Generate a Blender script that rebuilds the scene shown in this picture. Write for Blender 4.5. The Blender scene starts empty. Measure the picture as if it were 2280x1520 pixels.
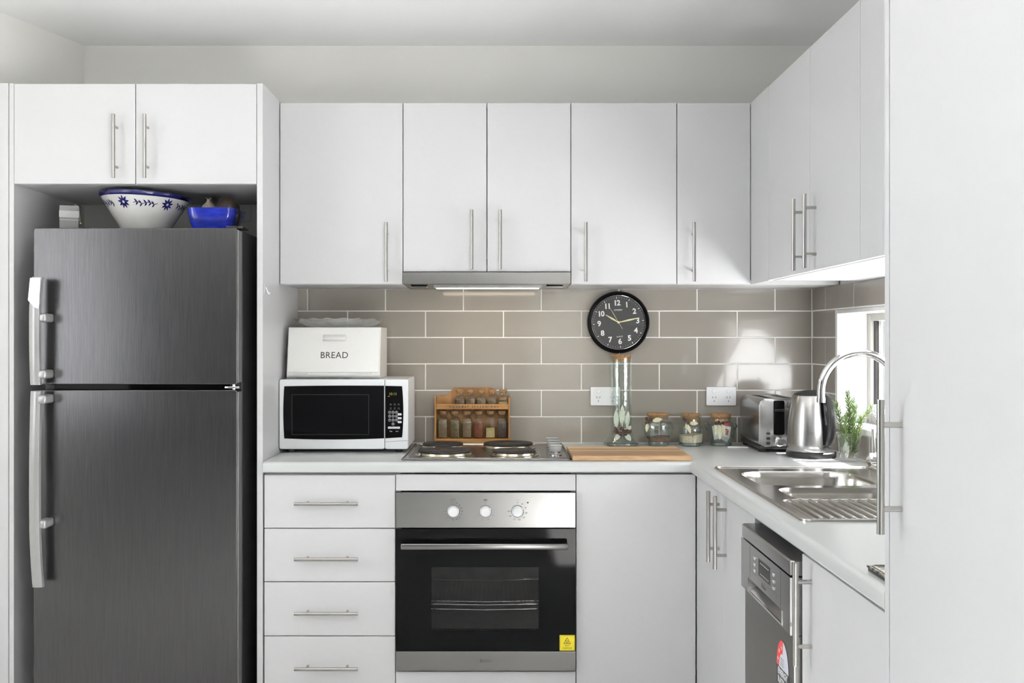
import bpy, bmesh, math, random
from mathutils import Vector, Matrix
R = math.radians
random.seed(7)
SC = bpy.context.scene
COL = SC.collection

# ------------------------------------------------------------------ camera
F, VX, VY, D, ZC = 2252.0, 1118.0, 753.0, 3.93, 1.307     # focal length (px), vanishing point (px), distance to back wall, eye height
cd = bpy.data.cameras.new('camera'); cam = bpy.data.objects.new('camera', cd); COL.objects.link(cam)
cd.sensor_width = 36.0; cd.lens = F / 2280 * 36
cd.shift_x = (1140 - VX) / 2280; cd.shift_y = (VY - 760) / 2280
cam.location = (0, -D, ZC); cam.rotation_euler = (R(90), 0, 0); cd.clip_start = 0.02
SC.camera = cam

# ------------------------------------------------------------------ world, sun, daylight at the kitchen window and added openings, exposure
w = bpy.data.worlds.new('world'); SC.world = w; w.use_nodes = True
bg = w.node_tree.nodes['Background']; bg.inputs[0].default_value = (0.86, 0.93, 1.0, 1); bg.inputs[1].default_value = 4.0
def light(name, kind, loc, aim, energy, color=(1, 1, 1), **kw):
    ld = bpy.data.lights.new(name, kind); o = bpy.data.objects.new(name, ld); COL.objects.link(o)
    o.location = loc; o.rotation_euler = (Vector(aim) - Vector(loc)).to_track_quat('-Z', 'Y').to_euler()
    ld.energy = energy; ld.color = color
    for k, v in kw.items(): setattr(ld, k, v)
    return o
light('sun', 'SUN', (3, -1.2, 5), (3 - 0.60, -1.2 + 0.04, 5 - 0.74), 150.0, (1.0, 0.965, 0.975), angle=R(0.6))
light('added_glazed_door_light', 'AREA', (1.86, -4.45, 1.12), (-1.2, -2.6, 3.2), 4, (0.95, 0.955, 1.0), shape='RECTANGLE', size=2.3, size_y=2.0)  # fill at a sliding door that was added to supply daylight
light('added_side_window_light', 'AREA', (-2.22, -2.36, 1.50), (1.0, -1.7, 1.90), 7.6, (0.95, 0.955, 1.0), shape='RECTANGLE', size=1.05, size_y=1.1)  # fill at the added side window, brightens the right-hand cabinets
light('daylight_kitchen_window', 'AREA', (1.300, -1.00, 1.19), (0.0, -0.80, 1.85), 10.0, (0.97, 0.985, 1.0), shape='RECTANGLE', size=1.05, size_y=0.36)
SC.view_settings.view_transform = 'Standard'; SC.view_settings.look = 'None'
SC.view_settings.gamma = 1.0; SC.view_settings.use_curve_mapping = False
SC.view_settings.exposure = 0.58
try:
    SC.cycles.use_denoising = True
    SC.cycles.max_bounces = 14; SC.cycles.diffuse_bounces = 6; SC.cycles.glossy_bounces = 5
    SC.cycles.transmission_bounces = 10; SC.cycles.transparent_max_bounces = 24
    SC.cycles.sample_clamp_indirect = 6.0
except Exception:
    pass

# ------------------------------------------------------------------ helpers
ORG = {}
def props(o, label=None, cat=None, group=None, kind=None):
    if label: o['label'] = label
    if cat: o['category'] = cat
    if group: o['group'] = group
    if kind: o['kind'] = kind
    return o
def thing(name, label=None, cat=None, loc=(0, 0, 0), group=None, kind=None):
    o = bpy.data.objects.new(name, None); COL.objects.link(o); o.location = loc
    o.empty_display_size = 0.05; ORG[o] = Vector(loc)
    return props(o, label, cat, group, kind)
def put(name, me, mat, parent=None, loc=(0, 0, 0), rot=(0, 0, 0), label=None, kind=None):
    o = bpy.data.objects.new(name, me); COL.objects.link(o)
    wl = Vector(loc); ORG[o] = wl
    if parent is not None:
        o.parent = parent; o.location = wl - ORG[parent]
    else: o.location = wl
    o.rotation_euler = rot
    if mat and not me.materials: me.materials.append(mat)
    if label: o['label'] = label
    if kind: o['kind'] = kind
    return o
def mesh(bm, name='m', smooth=35):
    bmesh.ops.recalc_face_normals(bm, faces=bm.faces)
    me = bpy.data.meshes.new(name); bm.to_mesh(me); bm.free()
    if smooth == 'W':                                    # face-area weighted normals: flat faces stay flat, bevels stay round
        for p in me.polygons: p.use_smooth = True
        vn = [Vector() for _ in me.vertices]
        for p in me.polygons:
            for i in p.vertices: vn[i] += p.normal * p.area
        me.normals_split_custom_set_from_vertices([v.normalized() for v in vn])
    elif smooth:
        for p in me.polygons: p.use_smooth = True
        me.set_sharp_from_angle(angle=R(smooth))
    return me
def obj(name, bm, mat, parent=None, smooth=35, label=None, kind=None, base=None):
    """bm in world coordinates; the object's origin is its parent's origin (or base)"""
    org = ORG[parent] if parent is not None else Vector(base or (0, 0, 0))
    bmesh.ops.translate(bm, verts=bm.verts, vec=-org)
    return put(name, mesh(bm, name, smooth), mat, parent, org, label=label, kind=kind)
def solo(name, bm, mat, label, cat, base=(0, 0, 0), group=None, smooth=35):
    return props(obj(name, bm, mat, None, smooth, base=base), label, cat, group)
def NB(): return bmesh.new()
def box(bm, x0, x1, y0, y1, z0, z1, bev=0.0, seg=2):
    x0, x1 = min(x0, x1), max(x0, x1); y0, y1 = min(y0, y1), max(y0, y1); z0, z1 = min(z0, z1), max(z0, z1)
    vs = [bm.verts.new((x, y, z)) for x in (x0, x1) for y in (y0, y1) for z in (z0, z1)]
    fs = [bm.faces.new([vs[i] for i in q]) for q in ((0, 1, 3, 2), (4, 6, 7, 5), (0, 4, 5, 1), (2, 3, 7, 6), (0, 2, 6, 4), (1, 5, 7, 3))]
    if bev > 0:
        es = list({e for f in fs for e in f.edges})
        bmesh.ops.bevel(bm, geom=es, offset=bev, segments=seg, profile=0.5, affect='EDGES', clamp_overlap=True)
    return bm
def bx(*a, **k): return box(NB(), *a, **k)
def frame_axes(d):
    d = Vector(d).normalized(); u = d.orthogonal().normalized(); return u, d.cross(u)
def cyl(bm, p0, p1, r0, r1=None, n=20, cap=True):
    p0, p1 = Vector(p0), Vector(p1); r1 = r0 if r1 is None else r1
    u, v = frame_axes(p1 - p0)
    rings = [[bm.verts.new(p + (u * math.cos(2 * math.pi * i / n) + v * math.sin(2 * math.pi * i / n)) * r) for i in range(n)] for p, r in ((p0, r0), (p1, r1))]
    for i in range(n): bm.faces.new((rings[0][i], rings[0][(i + 1) % n], rings[1][(i + 1) % n], rings[1][i]))
    if cap: bm.faces.new(rings[0]); bm.faces.new(rings[1][::-1])
    return bm
def lathe(bm, prof, c=(0, 0, 0), n=40, axis='Z', wob=None, M=None):
    """profile [(r,h)...]; closed at r=0"""
    rings = []
    c = Vector(c)
    for r, h in prof:
        if r < 1e-7: cs = [(0.0, 0.0)]
        else: cs = [(r * math.cos(2 * math.pi * i / n), r * math.sin(2 * math.pi * i / n)) for i in range(n)]
        ring = []
        for a, b in cs:
            p = Vector((a, b, h)) if axis == 'Z' else (Vector((a, -h, b)) if axis == 'Y' else Vector((-h, a, b)))
            if wob: p = wob(p)
            if M: p = M @ p
            ring.append(bm.verts.new(p + c))
        rings.append(ring)
    for A, B in zip(rings, rings[1:]):
        if len(A) == 1 and len(B) == 1: continue
        if len(A) == 1:
            for i in range(n): bm.faces.new((A[0], B[i], B[(i + 1) % n]))
        elif len(B) == 1:
            for i in range(n): bm.faces.new((A[i], A[(i + 1) % n], B[0]))
        else:
            for i in range(n): bm.faces.new((A[i], A[(i + 1) % n], B[(i + 1) % n], B[i]))
    return bm
def tube(bm, pts, r, n=10, cap=True, closed=False, flat=1.0, up=None):
    pts = [Vector(p) for p in pts]; m = len(pts)
    rs = r if isinstance(r, (list, tuple)) else [r] * m
    rings = []; u = None
    for i, p in enumerate(pts):
        a = pts[i - 1] if (i > 0 or closed) else p
        b = pts[(i + 1) % m] if (i < m - 1 or closed) else p
        t = (b - a).normalized()
        if u is None: u = Vector(up).normalized() if up else t.orthogonal().normalized()
        u = (u - t * u.dot(t)).normalized(); v = t.cross(u)
        rings.append([bm.verts.new(p + (u * math.cos(2 * math.pi * k / n) + v * flat * math.sin(2 * math.pi * k / n)) * rs[i]) for k in range(n)])
    rng = range(m) if closed else range(m - 1)
    for i in rng:
        A, B = rings[i], rings[(i + 1) % m]
        for k in range(n): bm.faces.new((A[k], A[(k + 1) % n], B[(k + 1) % n], B[k]))
    if cap and not closed: bm.faces.new(rings[0][::-1]); bm.faces.new(rings[-1])
    return bm
def prism(bm, poly, fn, h0, h1, bev=0.0):
    """2-D outline poly extruded from h0 to h1; fn(a,b,h) gives the 3-D point"""
    A = [bm.verts.new(fn(a, b, h0)) for a, b in poly]; B = [bm.verts.new(fn(a, b, h1)) for a, b in poly]
    n = len(poly); fs = [bm.faces.new(A[::-1]), bm.faces.new(B)]
    for i in range(n): fs.append(bm.faces.new((A[i], A[(i + 1) % n], B[(i + 1) % n], B[i])))
    if bev:
        es = list({e for f in fs[:2] for e in f.edges})
        bmesh.ops.bevel(bm, geom=es, offset=bev, segments=2, profile=0.5, affect='EDGES')
    return bm
XZ = lambda a, b, h: (a, h, b)        # outline in the X-Z plane, extruded along Y
YZ = lambda a, b, h: (h, a, b)        # outline in the Y-Z plane, extruded along X
XY = lambda a, b, h: (a, b, h)
def rrect(x0, x1, y0, y1, r, n=5):
    out = []
    for cx, cy, a0 in ((x1 - r, y1 - r, 0), (x0 + r, y1 - r, 90), (x0 + r, y0 + r, 180), (x1 - r, y0 + r, 270)):
        for i in range(n + 1):
            a = R(a0 + 90 * i / n); out.append((cx + r * math.cos(a), cy + r * math.sin(a)))
    return out
def sphere(bm, c, r, n=14, sc=(1, 1, 1), M=None):
    pr = [(r * math.sin(math.pi * i / (n // 2)), -r * math.cos(math.pi * i / (n // 2))) for i in range(n // 2 + 1)]
    pr[0] = (0, -r); pr[-1] = (0, r)
    mm = Matrix.Diagonal((*sc, 1))
    return lathe(bm, pr, c, n, M=(M @ mm if M else mm))
def text(body, size, pos, face='Y', depth=0.0004, align='CENTER', bold=0.0, sx=1.0, rot=0.0, spacing=1.0):
    """flat lettering: face 'Y' reads from -Y (towards the camera), 'X' reads from -X; pos is the middle of the letters"""
    cu = bpy.data.curves.new('t', 'FONT'); cu.body = body; cu.size = size; cu.align_x = align; cu.align_y = 'CENTER'
    cu.extrude = depth; cu.offset = bold; cu.resolution_u = 3; cu.space_character = spacing
    o = bpy.data.objects.new('t', cu); me = bpy.data.meshes.new_from_object(o)
    bm = NB(); bm.from_mesh(me); bpy.data.meshes.remove(me); bpy.data.objects.remove(o); bpy.data.curves.remove(cu)
    M = Matrix.Diagonal((sx, 1, 1, 1))
    M = Matrix.Rotation(rot, 4, 'Z') @ M
    M = Matrix.Rotation(R(90), 4, 'X') @ M
    if face == 'X': M = Matrix.Rotation(R(-90), 4, 'Z') @ M
    bmesh.ops.transform(bm, matrix=Matrix.Translation(pos) @ M, verts=bm.verts)
    return bm
def join(dst, src):
    me = bpy.data.meshes.new('j'); src.to_mesh(me); src.free(); dst.from_mesh(me); bpy.data.meshes.remove(me); return dst
def leaf(bm, base, d, L, W, nrm, bend=0.15, th=0.0008, n=7):
    base, d, nrm = Vector(base), Vector(d).normalized(), Vector(nrm)
    s = d.cross(nrm).normalized(); nrm = s.cross(d).normalized()
    top, bot = [], []
    for i in range(n + 1):
        t = i / n; wd = W * 0.5 * math.sin(math.pi * min(1, 0.06 + t * 0.94)) ** 0.8
        c = base + d * L * t + nrm * (bend * L * (t * t) )
        for lst, o in ((top, th), (bot, -th)):
            lst.append([bm.verts.new(c + s * wd * q + nrm * (o + abs(q) * wd * 0.25)) for q in (-1, 0, 1)])
    for i in range(n):
        for k in (0, 1):
            bm.faces.new((top[i][k], top[i][k + 1], top[i + 1][k + 1], top[i + 1][k]))
            bm.faces.new((bot[i][k], bot[i + 1][k], bot[i + 1][k + 1], bot[i][k + 1]))
        bm.faces.new((top[i][0], top[i + 1][0], bot[i + 1][0], bot[i][0])); bm.faces.new((top[i][2], bot[i][2], bot[i + 1][2], top[i + 1][2]))
    bm.faces.new((top[0][0], bot[0][0], bot[0][1], top[0][1])); bm.faces.new((top[0][1], bot[0][1], bot[0][2], top[0][2]))
    bm.faces.new((top[n][0], top[n][1], bot[n][1], bot[n][0])); bm.faces.new((top[n][1], top[n][2], bot[n][2], bot[n][1]))
    return bm

# ------------------------------------------------------------------ materials
def nodes(name):
    m = bpy.data.materials.new(name); m.use_nodes = True; nt = m.node_tree
    return m, nt, nt.nodes['Principled BSDF']
def nd(nt, kind, **kw):
    n = nt.nodes.new(kind)
    for k, v in kw.items():
        if k in n.inputs: n.inputs[k].default_value = v
        else: setattr(n, k, v)
    return n
def coords(nt, scale=(1, 1, 1)):
    tc = nd(nt, 'ShaderNodeTexCoord'); mp = nd(nt, 'ShaderNodeMapping'); mp.inputs['Scale'].default_value = scale
    nt.links.new(tc.outputs['Object'], mp.inputs['Vector']); return mp.outputs['Vector']
def mat(name, col, rough=0.4, metal=0.0, var=0.03, scale=30.0, stretch=(1, 1, 1), bump=0.0, bdist=0.001, rvar=0.0, detail=2.0, col2=None, contrast=None, coat=0.0, spec=0.5, **kw):
    m, nt, b = nodes(name); L = nt.links.new
    v = coords(nt, stretch)
    no = nd(nt, 'ShaderNodeTexNoise', Scale=scale, Detail=detail); L(v, no.inputs['Vector'])
    ramp = nd(nt, 'ShaderNodeValToRGB')
    c = Vector(col); c2 = Vector(col2) if col2 else c * (1 + var)
    c1 = c if col2 else c * (1 - var)
    lo, hi = contrast or (0.3, 0.7)
    ramp.color_ramp.elements[0].position = lo; ramp.color_ramp.elements[1].position = hi
    ramp.color_ramp.elements[0].color = (*c1, 1); ramp.color_ramp.elements[1].color = (*c2, 1)
    L(no.outputs['Fac'], ramp.inputs['Fac']); L(ramp.outputs['Color'], b.inputs['Base Color'])
    b.inputs['Roughness'].default_value = rough; b.inputs['Metallic'].default_value = metal
    b.inputs['Specular IOR Level'].default_value = spec; b.inputs['Coat Weight'].default_value = coat
    if rvar:
        mr = nd(nt, 'ShaderNodeMapRange'); mr.inputs['To Min'].default_value = rough - rvar; mr.inputs['To Max'].default_value = rough + rvar
        L(no.outputs['Fac'], mr.inputs['Value']); L(mr.outputs['Result'], b.inputs['Roughness'])
    if bump:
        bp = nd(nt, 'ShaderNodeBump', Strength=bump, Distance=bdist); L(no.outputs['Fac'], bp.inputs['Height']); L(bp.outputs['Normal'], b.inputs['Normal'])
    for k, val in kw.items(): b.inputs[k].default_value = val
    return m
def thin_glass(name, tint=(0.97, 0.985, 0.98), rough=0.02, refl=1.0, bump=0.0, bscale=40.0, base=0.05):
    m = bpy.data.materials.new(name); m.use_nodes = True; nt = m.node_tree; nt.nodes.clear(); L = nt.links.new
    out = nd(nt, 'ShaderNodeOutputMaterial'); mx = nd(nt, 'ShaderNodeMixShader')
    tr = nd(nt, 'ShaderNodeBsdfTransparent'); tr.inputs[0].default_value = (*tint, 1)
    gl = nd(nt, 'ShaderNodeBsdfGlossy'); gl.inputs['Roughness'].default_value = rough; gl.inputs['Color'].default_value = (refl, refl, refl, 1)
    lw = nd(nt, 'ShaderNodeLayerWeight'); lw.inputs['Blend'].default_value = 0.5
    pw = nd(nt, 'ShaderNodeMath', operation='POWER'); pw.inputs[1].default_value = 4.0
    ml = nd(nt, 'ShaderNodeMath', operation='MULTIPLY_ADD'); ml.inputs[1].default_value = 1 - base; ml.inputs[2].default_value = base
    L(lw.outputs['Facing'], pw.inputs[0]); L(pw.outputs[0], ml.inputs[0]); L(ml.outputs[0], mx.inputs['Fac'])
    L(tr.outputs[0], mx.inputs[1]); L(gl.outputs[0], mx.inputs[2]); L(mx.outputs[0], out.inputs['Surface'])
    no = nd(nt, 'ShaderNodeTexNoise', Scale=bscale, Detail=1.0); L(coords(nt), no.inputs['Vector'])
    bp = nd(nt, 'ShaderNodeBump', Strength=bump, Distance=0.002); L(no.outputs['Fac'], bp.inputs['Height']); L(bp.outputs['Normal'], gl.inputs['Normal'])
    return m
def emit(name, col, strength):
    m, nt, b = nodes(name); b.inputs['Base Color'].default_value = (*col, 1); b.inputs['Emission Color'].default_value = (*col, 1); b.inputs['Emission Strength'].default_value = strength
    return m
def wood(name, c1, c2, stretch, scale=12.0, rough=0.45, bump=0.1):
    m, nt, b = nodes(name); L = nt.links.new
    v = coords(nt, stretch)
    n1 = nd(nt, 'ShaderNodeTexNoise', Scale=scale, Detail=6.0, Roughness=0.65); L(v, n1.inputs['Vector'])
    ramp = nd(nt, 'ShaderNodeValToRGB'); ramp.color_ramp.elements[0].position = 0.32; ramp.color_ramp.elements[1].position = 0.68
    ramp.color_ramp.elements[0].color = (*c1, 1); ramp.color_ramp.elements[1].color = (*c2, 1)
    L(n1.outputs['Fac'], ramp.inputs['Fac']); L(ramp.outputs['Color'], b.inputs['Base Color']); b.inputs['Roughness'].default_value = rough
    bp = nd(nt, 'ShaderNodeBump', Strength=bump, Distance=0.001); L(n1.outputs['Fac'], bp.inputs['Height']); L(bp.outputs['Normal'], b.inputs['Normal'])
    return m
M = {}
M['wall'] = mat('wall_paint', (0.84, 0.83, 0.80), 0.75, scale=220, bump=0.05, var=0.015)
M['dark_wall'] = mat('charcoal_paint', (0.10, 0.10, 0.103), 0.6, scale=100)
M['ceil'] = mat('ceiling_paint', (0.95, 0.95, 0.95), 0.85, scale=200, bump=0.04, var=0.01)
M['floor'] = wood('floor_boards', (0.57, 0.56, 0.55), (0.65, 0.64, 0.63), (1, 9, 1), 6, 0.35)
M['white'] = mat('white_laminate', (0.61, 0.61, 0.62), 0.33, scale=60, var=0.006, bump=0.02)
M['counter'] = mat('speckled_laminate', (0.57, 0.585, 0.58), 0.26, scale=900, var=0.05, detail=1)
M['trim'] = mat('white_gloss_paint', (0.82, 0.82, 0.81), 0.3, scale=80, var=0.01)
M['tile'] = mat('taupe_glazed_tile', (0.285, 0.259, 0.228), 0.13, scale=9, var=0.03, bump=0.10, bdist=0.004, detail=1.5, coat=0.3)
M['grout'] = mat('white_grout', (0.80, 0.79, 0.76), 0.8, scale=300, var=0.03, bump=0.15)
M['steel'] = mat('brushed_steel_horizontal', (0.235, 0.233, 0.23), 0.25, 1.0, var=0.03, scale=14, stretch=(1.2, 1.2, 400), rvar=0.02)
M['steel_v'] = mat('brushed_steel_vertical', (0.42, 0.415, 0.41), 0.25, 1.0, var=0.03, scale=14, stretch=(400, 400, 1.2), rvar=0.02)
M['handle'] = mat('satin_nickel', (0.45, 0.435, 0.415), 0.24, 1.0, var=0.05, scale=12, stretch=(60, 60, 2))
M['fridge'] = mat('dark_brushed_fridge_steel', (0.115, 0.115, 0.117), 0.24, 0.95, var=0.14, scale=9, stretch=(120, 120, 1.2), rvar=0.05, detail=4)
M['fridge_side'] = mat('graphite_fridge_side', (0.055, 0.055, 0.058), 0.5, 0.2)
M['bright_tip'] = mat('polished_tip', (0.45, 0.45, 0.46), 0.16, 0.9)
M['frosted'] = thin_glass('frosted_glass', (0.85, 0.86, 0.86), rough=0.25, base=0.40)
M['silver_plastic'] = mat('silver_plastic', (0.40, 0.40, 0.40), 0.3, 0.55)
M['chrome'] = mat('chrome', (0.82, 0.82, 0.83), 0.05, 1.0, var=0.01)
M['sink'] = mat('sink_steel', (0.60, 0.585, 0.56), 0.17, 1.0, var=0.05, scale=10, stretch=(3, 60, 3))
M['black'] = mat('black_plastic', (0.018, 0.018, 0.018), 0.35)
M['black_gloss'] = mat('black_gloss', (0.005, 0.005, 0.0055), 0.05, var=0.02, spec=0.08)
M['dark'] = mat('dark_gap', (0.02, 0.02, 0.02), 0.7)
M['iron'] = mat('hot_plate_iron', (0.022, 0.021, 0.020), 0.55, 0.3, scale=120, var=0.2, bump=0.1)
M['rust'] = mat('worn_plate_spot', (0.10, 0.055, 0.035), 0.55, 0.3)
M['brass_steel'] = mat('heat_tinted_steel', (0.50, 0.45, 0.34), 0.18, 1.0, var=0.1, scale=14)
M['plastic_w'] = mat('white_appliance', (0.80, 0.81, 0.83), 0.22, var=0.006)
M['enamel_w'] = mat('white_enamel_orange_peel', (0.78, 0.775, 0.755), 0.16, scale=160, var=0.01, bump=0.22, bdist=0.0012)
M['ink'] = mat('black_print', (0.012, 0.012, 0.012), 0.5)
M['ink_grey'] = mat('grey_print', (0.10, 0.10, 0.10), 0.5)
M['ink_white'] = mat('white_print', (0.82, 0.82, 0.82), 0.5)
M['cream_hand'] = mat('luminous_cream', (0.72, 0.70, 0.42), 0.4)
M['clock_face'] = mat('charcoal_dial', (0.048, 0.048, 0.048), 0.6, scale=400, var=0.1)
M['pane'] = thin_glass('window_glass', (0.97, 0.99, 0.98))
M['pane_tint'] = thin_glass('sun_dimming_glass', (0.36, 0.363, 0.363))  # dark tint added to weaken the sun through the kitchen window
M['clear'] = thin_glass('clear_glass', (0.97, 0.98, 0.975), bump=0.35, bscale=55)
M['bottle'] = thin_glass('recycled_glass', (0.945, 0.968, 0.955), bump=0.5, bscale=45, base=0.06)
M['bottle_dark'] = mat('thick_glass_foot', (0.10, 0.13, 0.115), 0.06, var=0.2, scale=25, coat=0.5)
M['spice_glass'] = thin_glass('spice_jar_glass', (0.94, 0.95, 0.93), bump=0.2, bscale=90, base=0.035, refl=1.0)
M['crystal'] = thin_glass('cut_crystal', (0.94, 0.95, 0.95), bump=0.6, base=0.30, bscale=70)
M['oven_glass'] = thin_glass('oven_window_glass', (0.72, 0.72, 0.72), base=0.02, refl=0.8)
M['micro_glass'] = thin_glass('microwave_window_glass', (0.12, 0.12, 0.12), base=0.05, refl=0.9)
M['clock_glass'] = thin_glass('clock_glass', (0.98, 0.98, 0.98), base=0.015)
M['oven_in'] = mat('oven_enamel', (0.20, 0.20, 0.20), 0.45, var=0.15, scale=20)
M['cork'] = mat('cork', (0.20, 0.10, 0.04), 0.85, scale=170, var=0.35, bump=0.5, detail=4, col2=(0.40, 0.23, 0.10))
M['pine'] = wood('honey_pine', (0.19, 0.085, 0.020), (0.36, 0.175, 0.045), (14, 3, 1.2), 6)
M['pine_h'] = wood('honey_pine_rail', (0.23, 0.105, 0.024), (0.42, 0.21, 0.055), (1.2, 6, 14), 6)
M['gumnut'] = mat('gumnut_brown', (0.075, 0.036, 0.024), 0.45, scale=120, var=0.35, bump=0.3)
M['dry_leaf'] = mat('dried_pale_leaf', (0.55, 0.55, 0.38), 0.6, scale=80, var=0.15)
M['sage_leaf'] = mat('dried_sage_leaf', (0.48, 0.54, 0.45), 0.6, scale=80, var=0.12)
M['rosemary'] = mat('rosemary_needle', (0.045, 0.095, 0.022), 0.5, scale=60, col2=(0.13, 0.21, 0.05))
M['stem'] = mat('rosemary_stem', (0.20, 0.17, 0.07), 0.7)
M['cobalt'] = mat('cobalt_glaze', (0.012, 0.022, 0.27), 0.1, scale=25, var=0.35, stretch=(1, 1, 4), coat=0.3)
M['navy'] = mat('navy_glaze', (0.010, 0.010, 0.075), 0.1, var=0.2, coat=0.3)
M['pottery'] = mat('white_pottery_glaze', (0.72, 0.71, 0.69), 0.2, scale=30, var=0.02)
M['yellow'] = mat('yellow_sticker', (0.80, 0.66, 0.02), 0.4)
M['red'] = mat('red_print', (0.62, 0.05, 0.05), 0.45)
M['sticker_dark'] = mat('dark_label', (0.02, 0.022, 0.035), 0.3)
M['lilac_white'] = mat('pale_label', (0.70, 0.71, 0.78), 0.4)
M['ground'] = mat('pale_paving', (0.62, 0.60, 0.56), 0.8, scale=8)
M['paper'] = mat('grey_card', (0.26, 0.26, 0.255), 0.7)
M['ribbon'] = mat('white_ribbon', (0.48, 0.48, 0.48), 0.5)
M['gold'] = mat('gold_bead', (0.70, 0.50, 0.18), 0.25, 1.0)
M['alu'] = mat('window_aluminium', (0.50, 0.50, 0.46), 0.4, 0.5)
M['lens'] = emit('lamp_lens', (1.0, 0.86, 0.64), 7.0)
M['led'] = emit('green_led', (0.22, 0.26, 0.04), 0.35)
M['led_red'] = emit('red_led', (0.45, 0.05, 0.06), 0.4)
def board_mat():
    m, nt, b = nodes('bamboo_strips'); L = nt.links.new
    tc = nd(nt, 'ShaderNodeTexCoord'); sep = nd(nt, 'ShaderNodeSeparateXYZ'); L(tc.outputs['Object'], sep.inputs[0])
    mu = nd(nt, 'ShaderNodeMath', operation='MULTIPLY'); mu.inputs[1].default_value = 25.0; L(sep.outputs['Y'], mu.inputs[0])
    fl = nd(nt, 'ShaderNodeMath', operation='FLOOR'); L(mu.outputs[0], fl.inputs[0])
    wn = nd(nt, 'ShaderNodeTexWhiteNoise', noise_dimensions='1D'); L(fl.outputs[0], wn.inputs['W'])
    n1 = nd(nt, 'ShaderNodeTexNoise', Scale=8.0, Detail=6.0); L(coords(nt, (2, 60, 20)), n1.inputs['Vector'])
    ad = nd(nt, 'ShaderNodeMath', operation='MULTIPLY_ADD'); ad.inputs[1].default_value = 0.55; L(wn.outputs['Value'], ad.inputs[0]); 
    m2 = nd(nt, 'ShaderNodeMath', operation='MULTIPLY'); m2.inputs[1].default_value = 0.6; L(n1.outputs['Fac'], m2.inputs[0]); L(m2.outputs[0], ad.inputs[2])
    ramp = nd(nt, 'ShaderNodeValToRGB'); ramp.color_ramp.elements[0].position = 0.22; ramp.color_ramp.elements[1].position = 0.78
    ramp.color_ramp.elements[0].color = (0.24, 0.12, 0.05, 1); ramp.color_ramp.elements[1].color = (0.62, 0.43, 0.25, 1)
    L(ad.outputs[0], ramp.inputs['Fac']); L(ramp.outputs['Color'], b.inputs['Base Color']); b.inputs['Roughness'].default_value = 0.5
    return m
M['board'] = board_mat()
def content(name, c, c2): return mat(name, c, 0.9, scale=160, col2=c2, bump=0.5, detail=4)

def W(px, py, Y):                       # photograph pixel at depth Y -> world X, Z
    s = F / (D + Y); return (px - VX) / s, ZC - (py - VY) / s

# ================================================================== THE SETTING
CEIL = 2.443; XR = 1.211
def struct(name, bm, m, parent=None, smooth=None):
    o = obj(name, bm, m, parent, smooth); o['kind'] = 'structure'; return o
struct('floor', bx(-4.2, 2.05, -7.1, 0.1, -0.1, 0.0), M['floor'])
bm = NB(); box(bm, -4.2, XR + 0.16, -7.1, 0.12, CEIL, CEIL + 0.12); box(bm, XR + 0.16, 2.05, -7.1, -2.9, CEIL, CEIL + 0.12)
struct('ceiling', bm, M['ceil'])
wall_back = struct('wall_back', bx(-1.75, XR + 0.15, 0.0, 0.12, 0, CEIL), M['wall'])
# angled left wall, with an out-of-view side window added to supply light
u = Vector((-0.307, -1, 0)).normalized(); nrm = Vector((-1, 0.307, 0)).normalized(); o0 = Vector((-1.623, 0, 0))
def seg(bm, a, b, z0, z1):
    P = [o0 + u * a, o0 + u * b, o0 + u * b + nrm * 0.12, o0 + u * a + nrm * 0.12]
    prism(bm, [(p.x, p.y) for p in P], XY, z0, z1)
bm = NB(); seg(bm, 0, 1.8, 0, CEIL); seg(bm, 1.8, 3.05, 0, 0.9); seg(bm, 1.8, 3.05, 2.1, CEIL); seg(bm, 3.05, 3.15, 0, CEIL); struct('wall_left', bm, M['wall'])
bm = NB(); seg(bm, 3.15, 7.5, 0, CEIL)
struct('wall_living', bm, M['dark_wall'])
w2 = thing('added_side_window', loc=tuple(o0 + u * 2.425 + nrm * 0.06 + Vector((0, 0, 0.9))), kind='structure')  # unseen window, added only to let light in
def seg2(bm, a, b, z0, z1, n0, n1):
    P = [o0 + u * a + nrm * n0, o0 + u * b + nrm * n0, o0 + u * b + nrm * n1, o0 + u * a + nrm * n1]
    prism(bm, [(p.x, p.y) for p in P], XY, z0, z1)
bm = NB()
for a_, b_ in ((1.80, 1.85), (2.40, 2.45), (3.00, 3.05)): seg2(bm, a_, b_, 0.9, 2.1, 0.04, 0.09)
for z_ in (0.9, 2.05):
    for a_, b_ in ((1.85, 2.40), (2.45, 3.00)): seg2(bm, a_, b_, z_, z_ + 0.05, 0.04, 0.09)
obj('window_frame', bm, M['alu'], w2, None)
for a_, b_ in ((1.85, 2.40), (2.45, 3.00)):
    bm = NB(); seg2(bm, a_, b_, 0.95, 2.05, 0.062, 0.068); obj('pane', bm, M['pane'], w2, None)
# right wall with the kitchen window
WY0, WY1, WZ0, WZ1 = -0.284, -1.56, 0.99, 1.409
bm = NB(); T = 0.15
box(bm, XR, XR + T, WY0, 0.0, 0, CEIL); box(bm, XR, XR + T, -3.0, WY1, 0, CEIL)
box(bm, XR, XR + T, WY1, WY0, 0, WZ0); box(bm, XR, XR + T, WY1, WY0, WZ1, CEIL)
wall_right = struct('wall_right', bm, M['wall'])
XS = 1.90                                                # living side: wall with an added glazed sliding door
bm = NB(); box(bm, XS, XS + T, -3.15, -3.0, 0, CEIL); box(bm, XS, XS + T, -7.1, -5.65, 0, CEIL); box(bm, XS, XS + T, -5.65, -3.15, 2.16, CEIL); box(bm, XR + T, XS, -3.0, -2.9, 0, CEIL); box(bm, XR, XS, -3.02, -3.0, 0, CEIL)
struct('wall_side', bm, M['dark_wall'])
struct('wall_rear', bx(-4.1, 0.31, -7.1, -6.98, 0, CEIL), M['dark_wall'])
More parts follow.
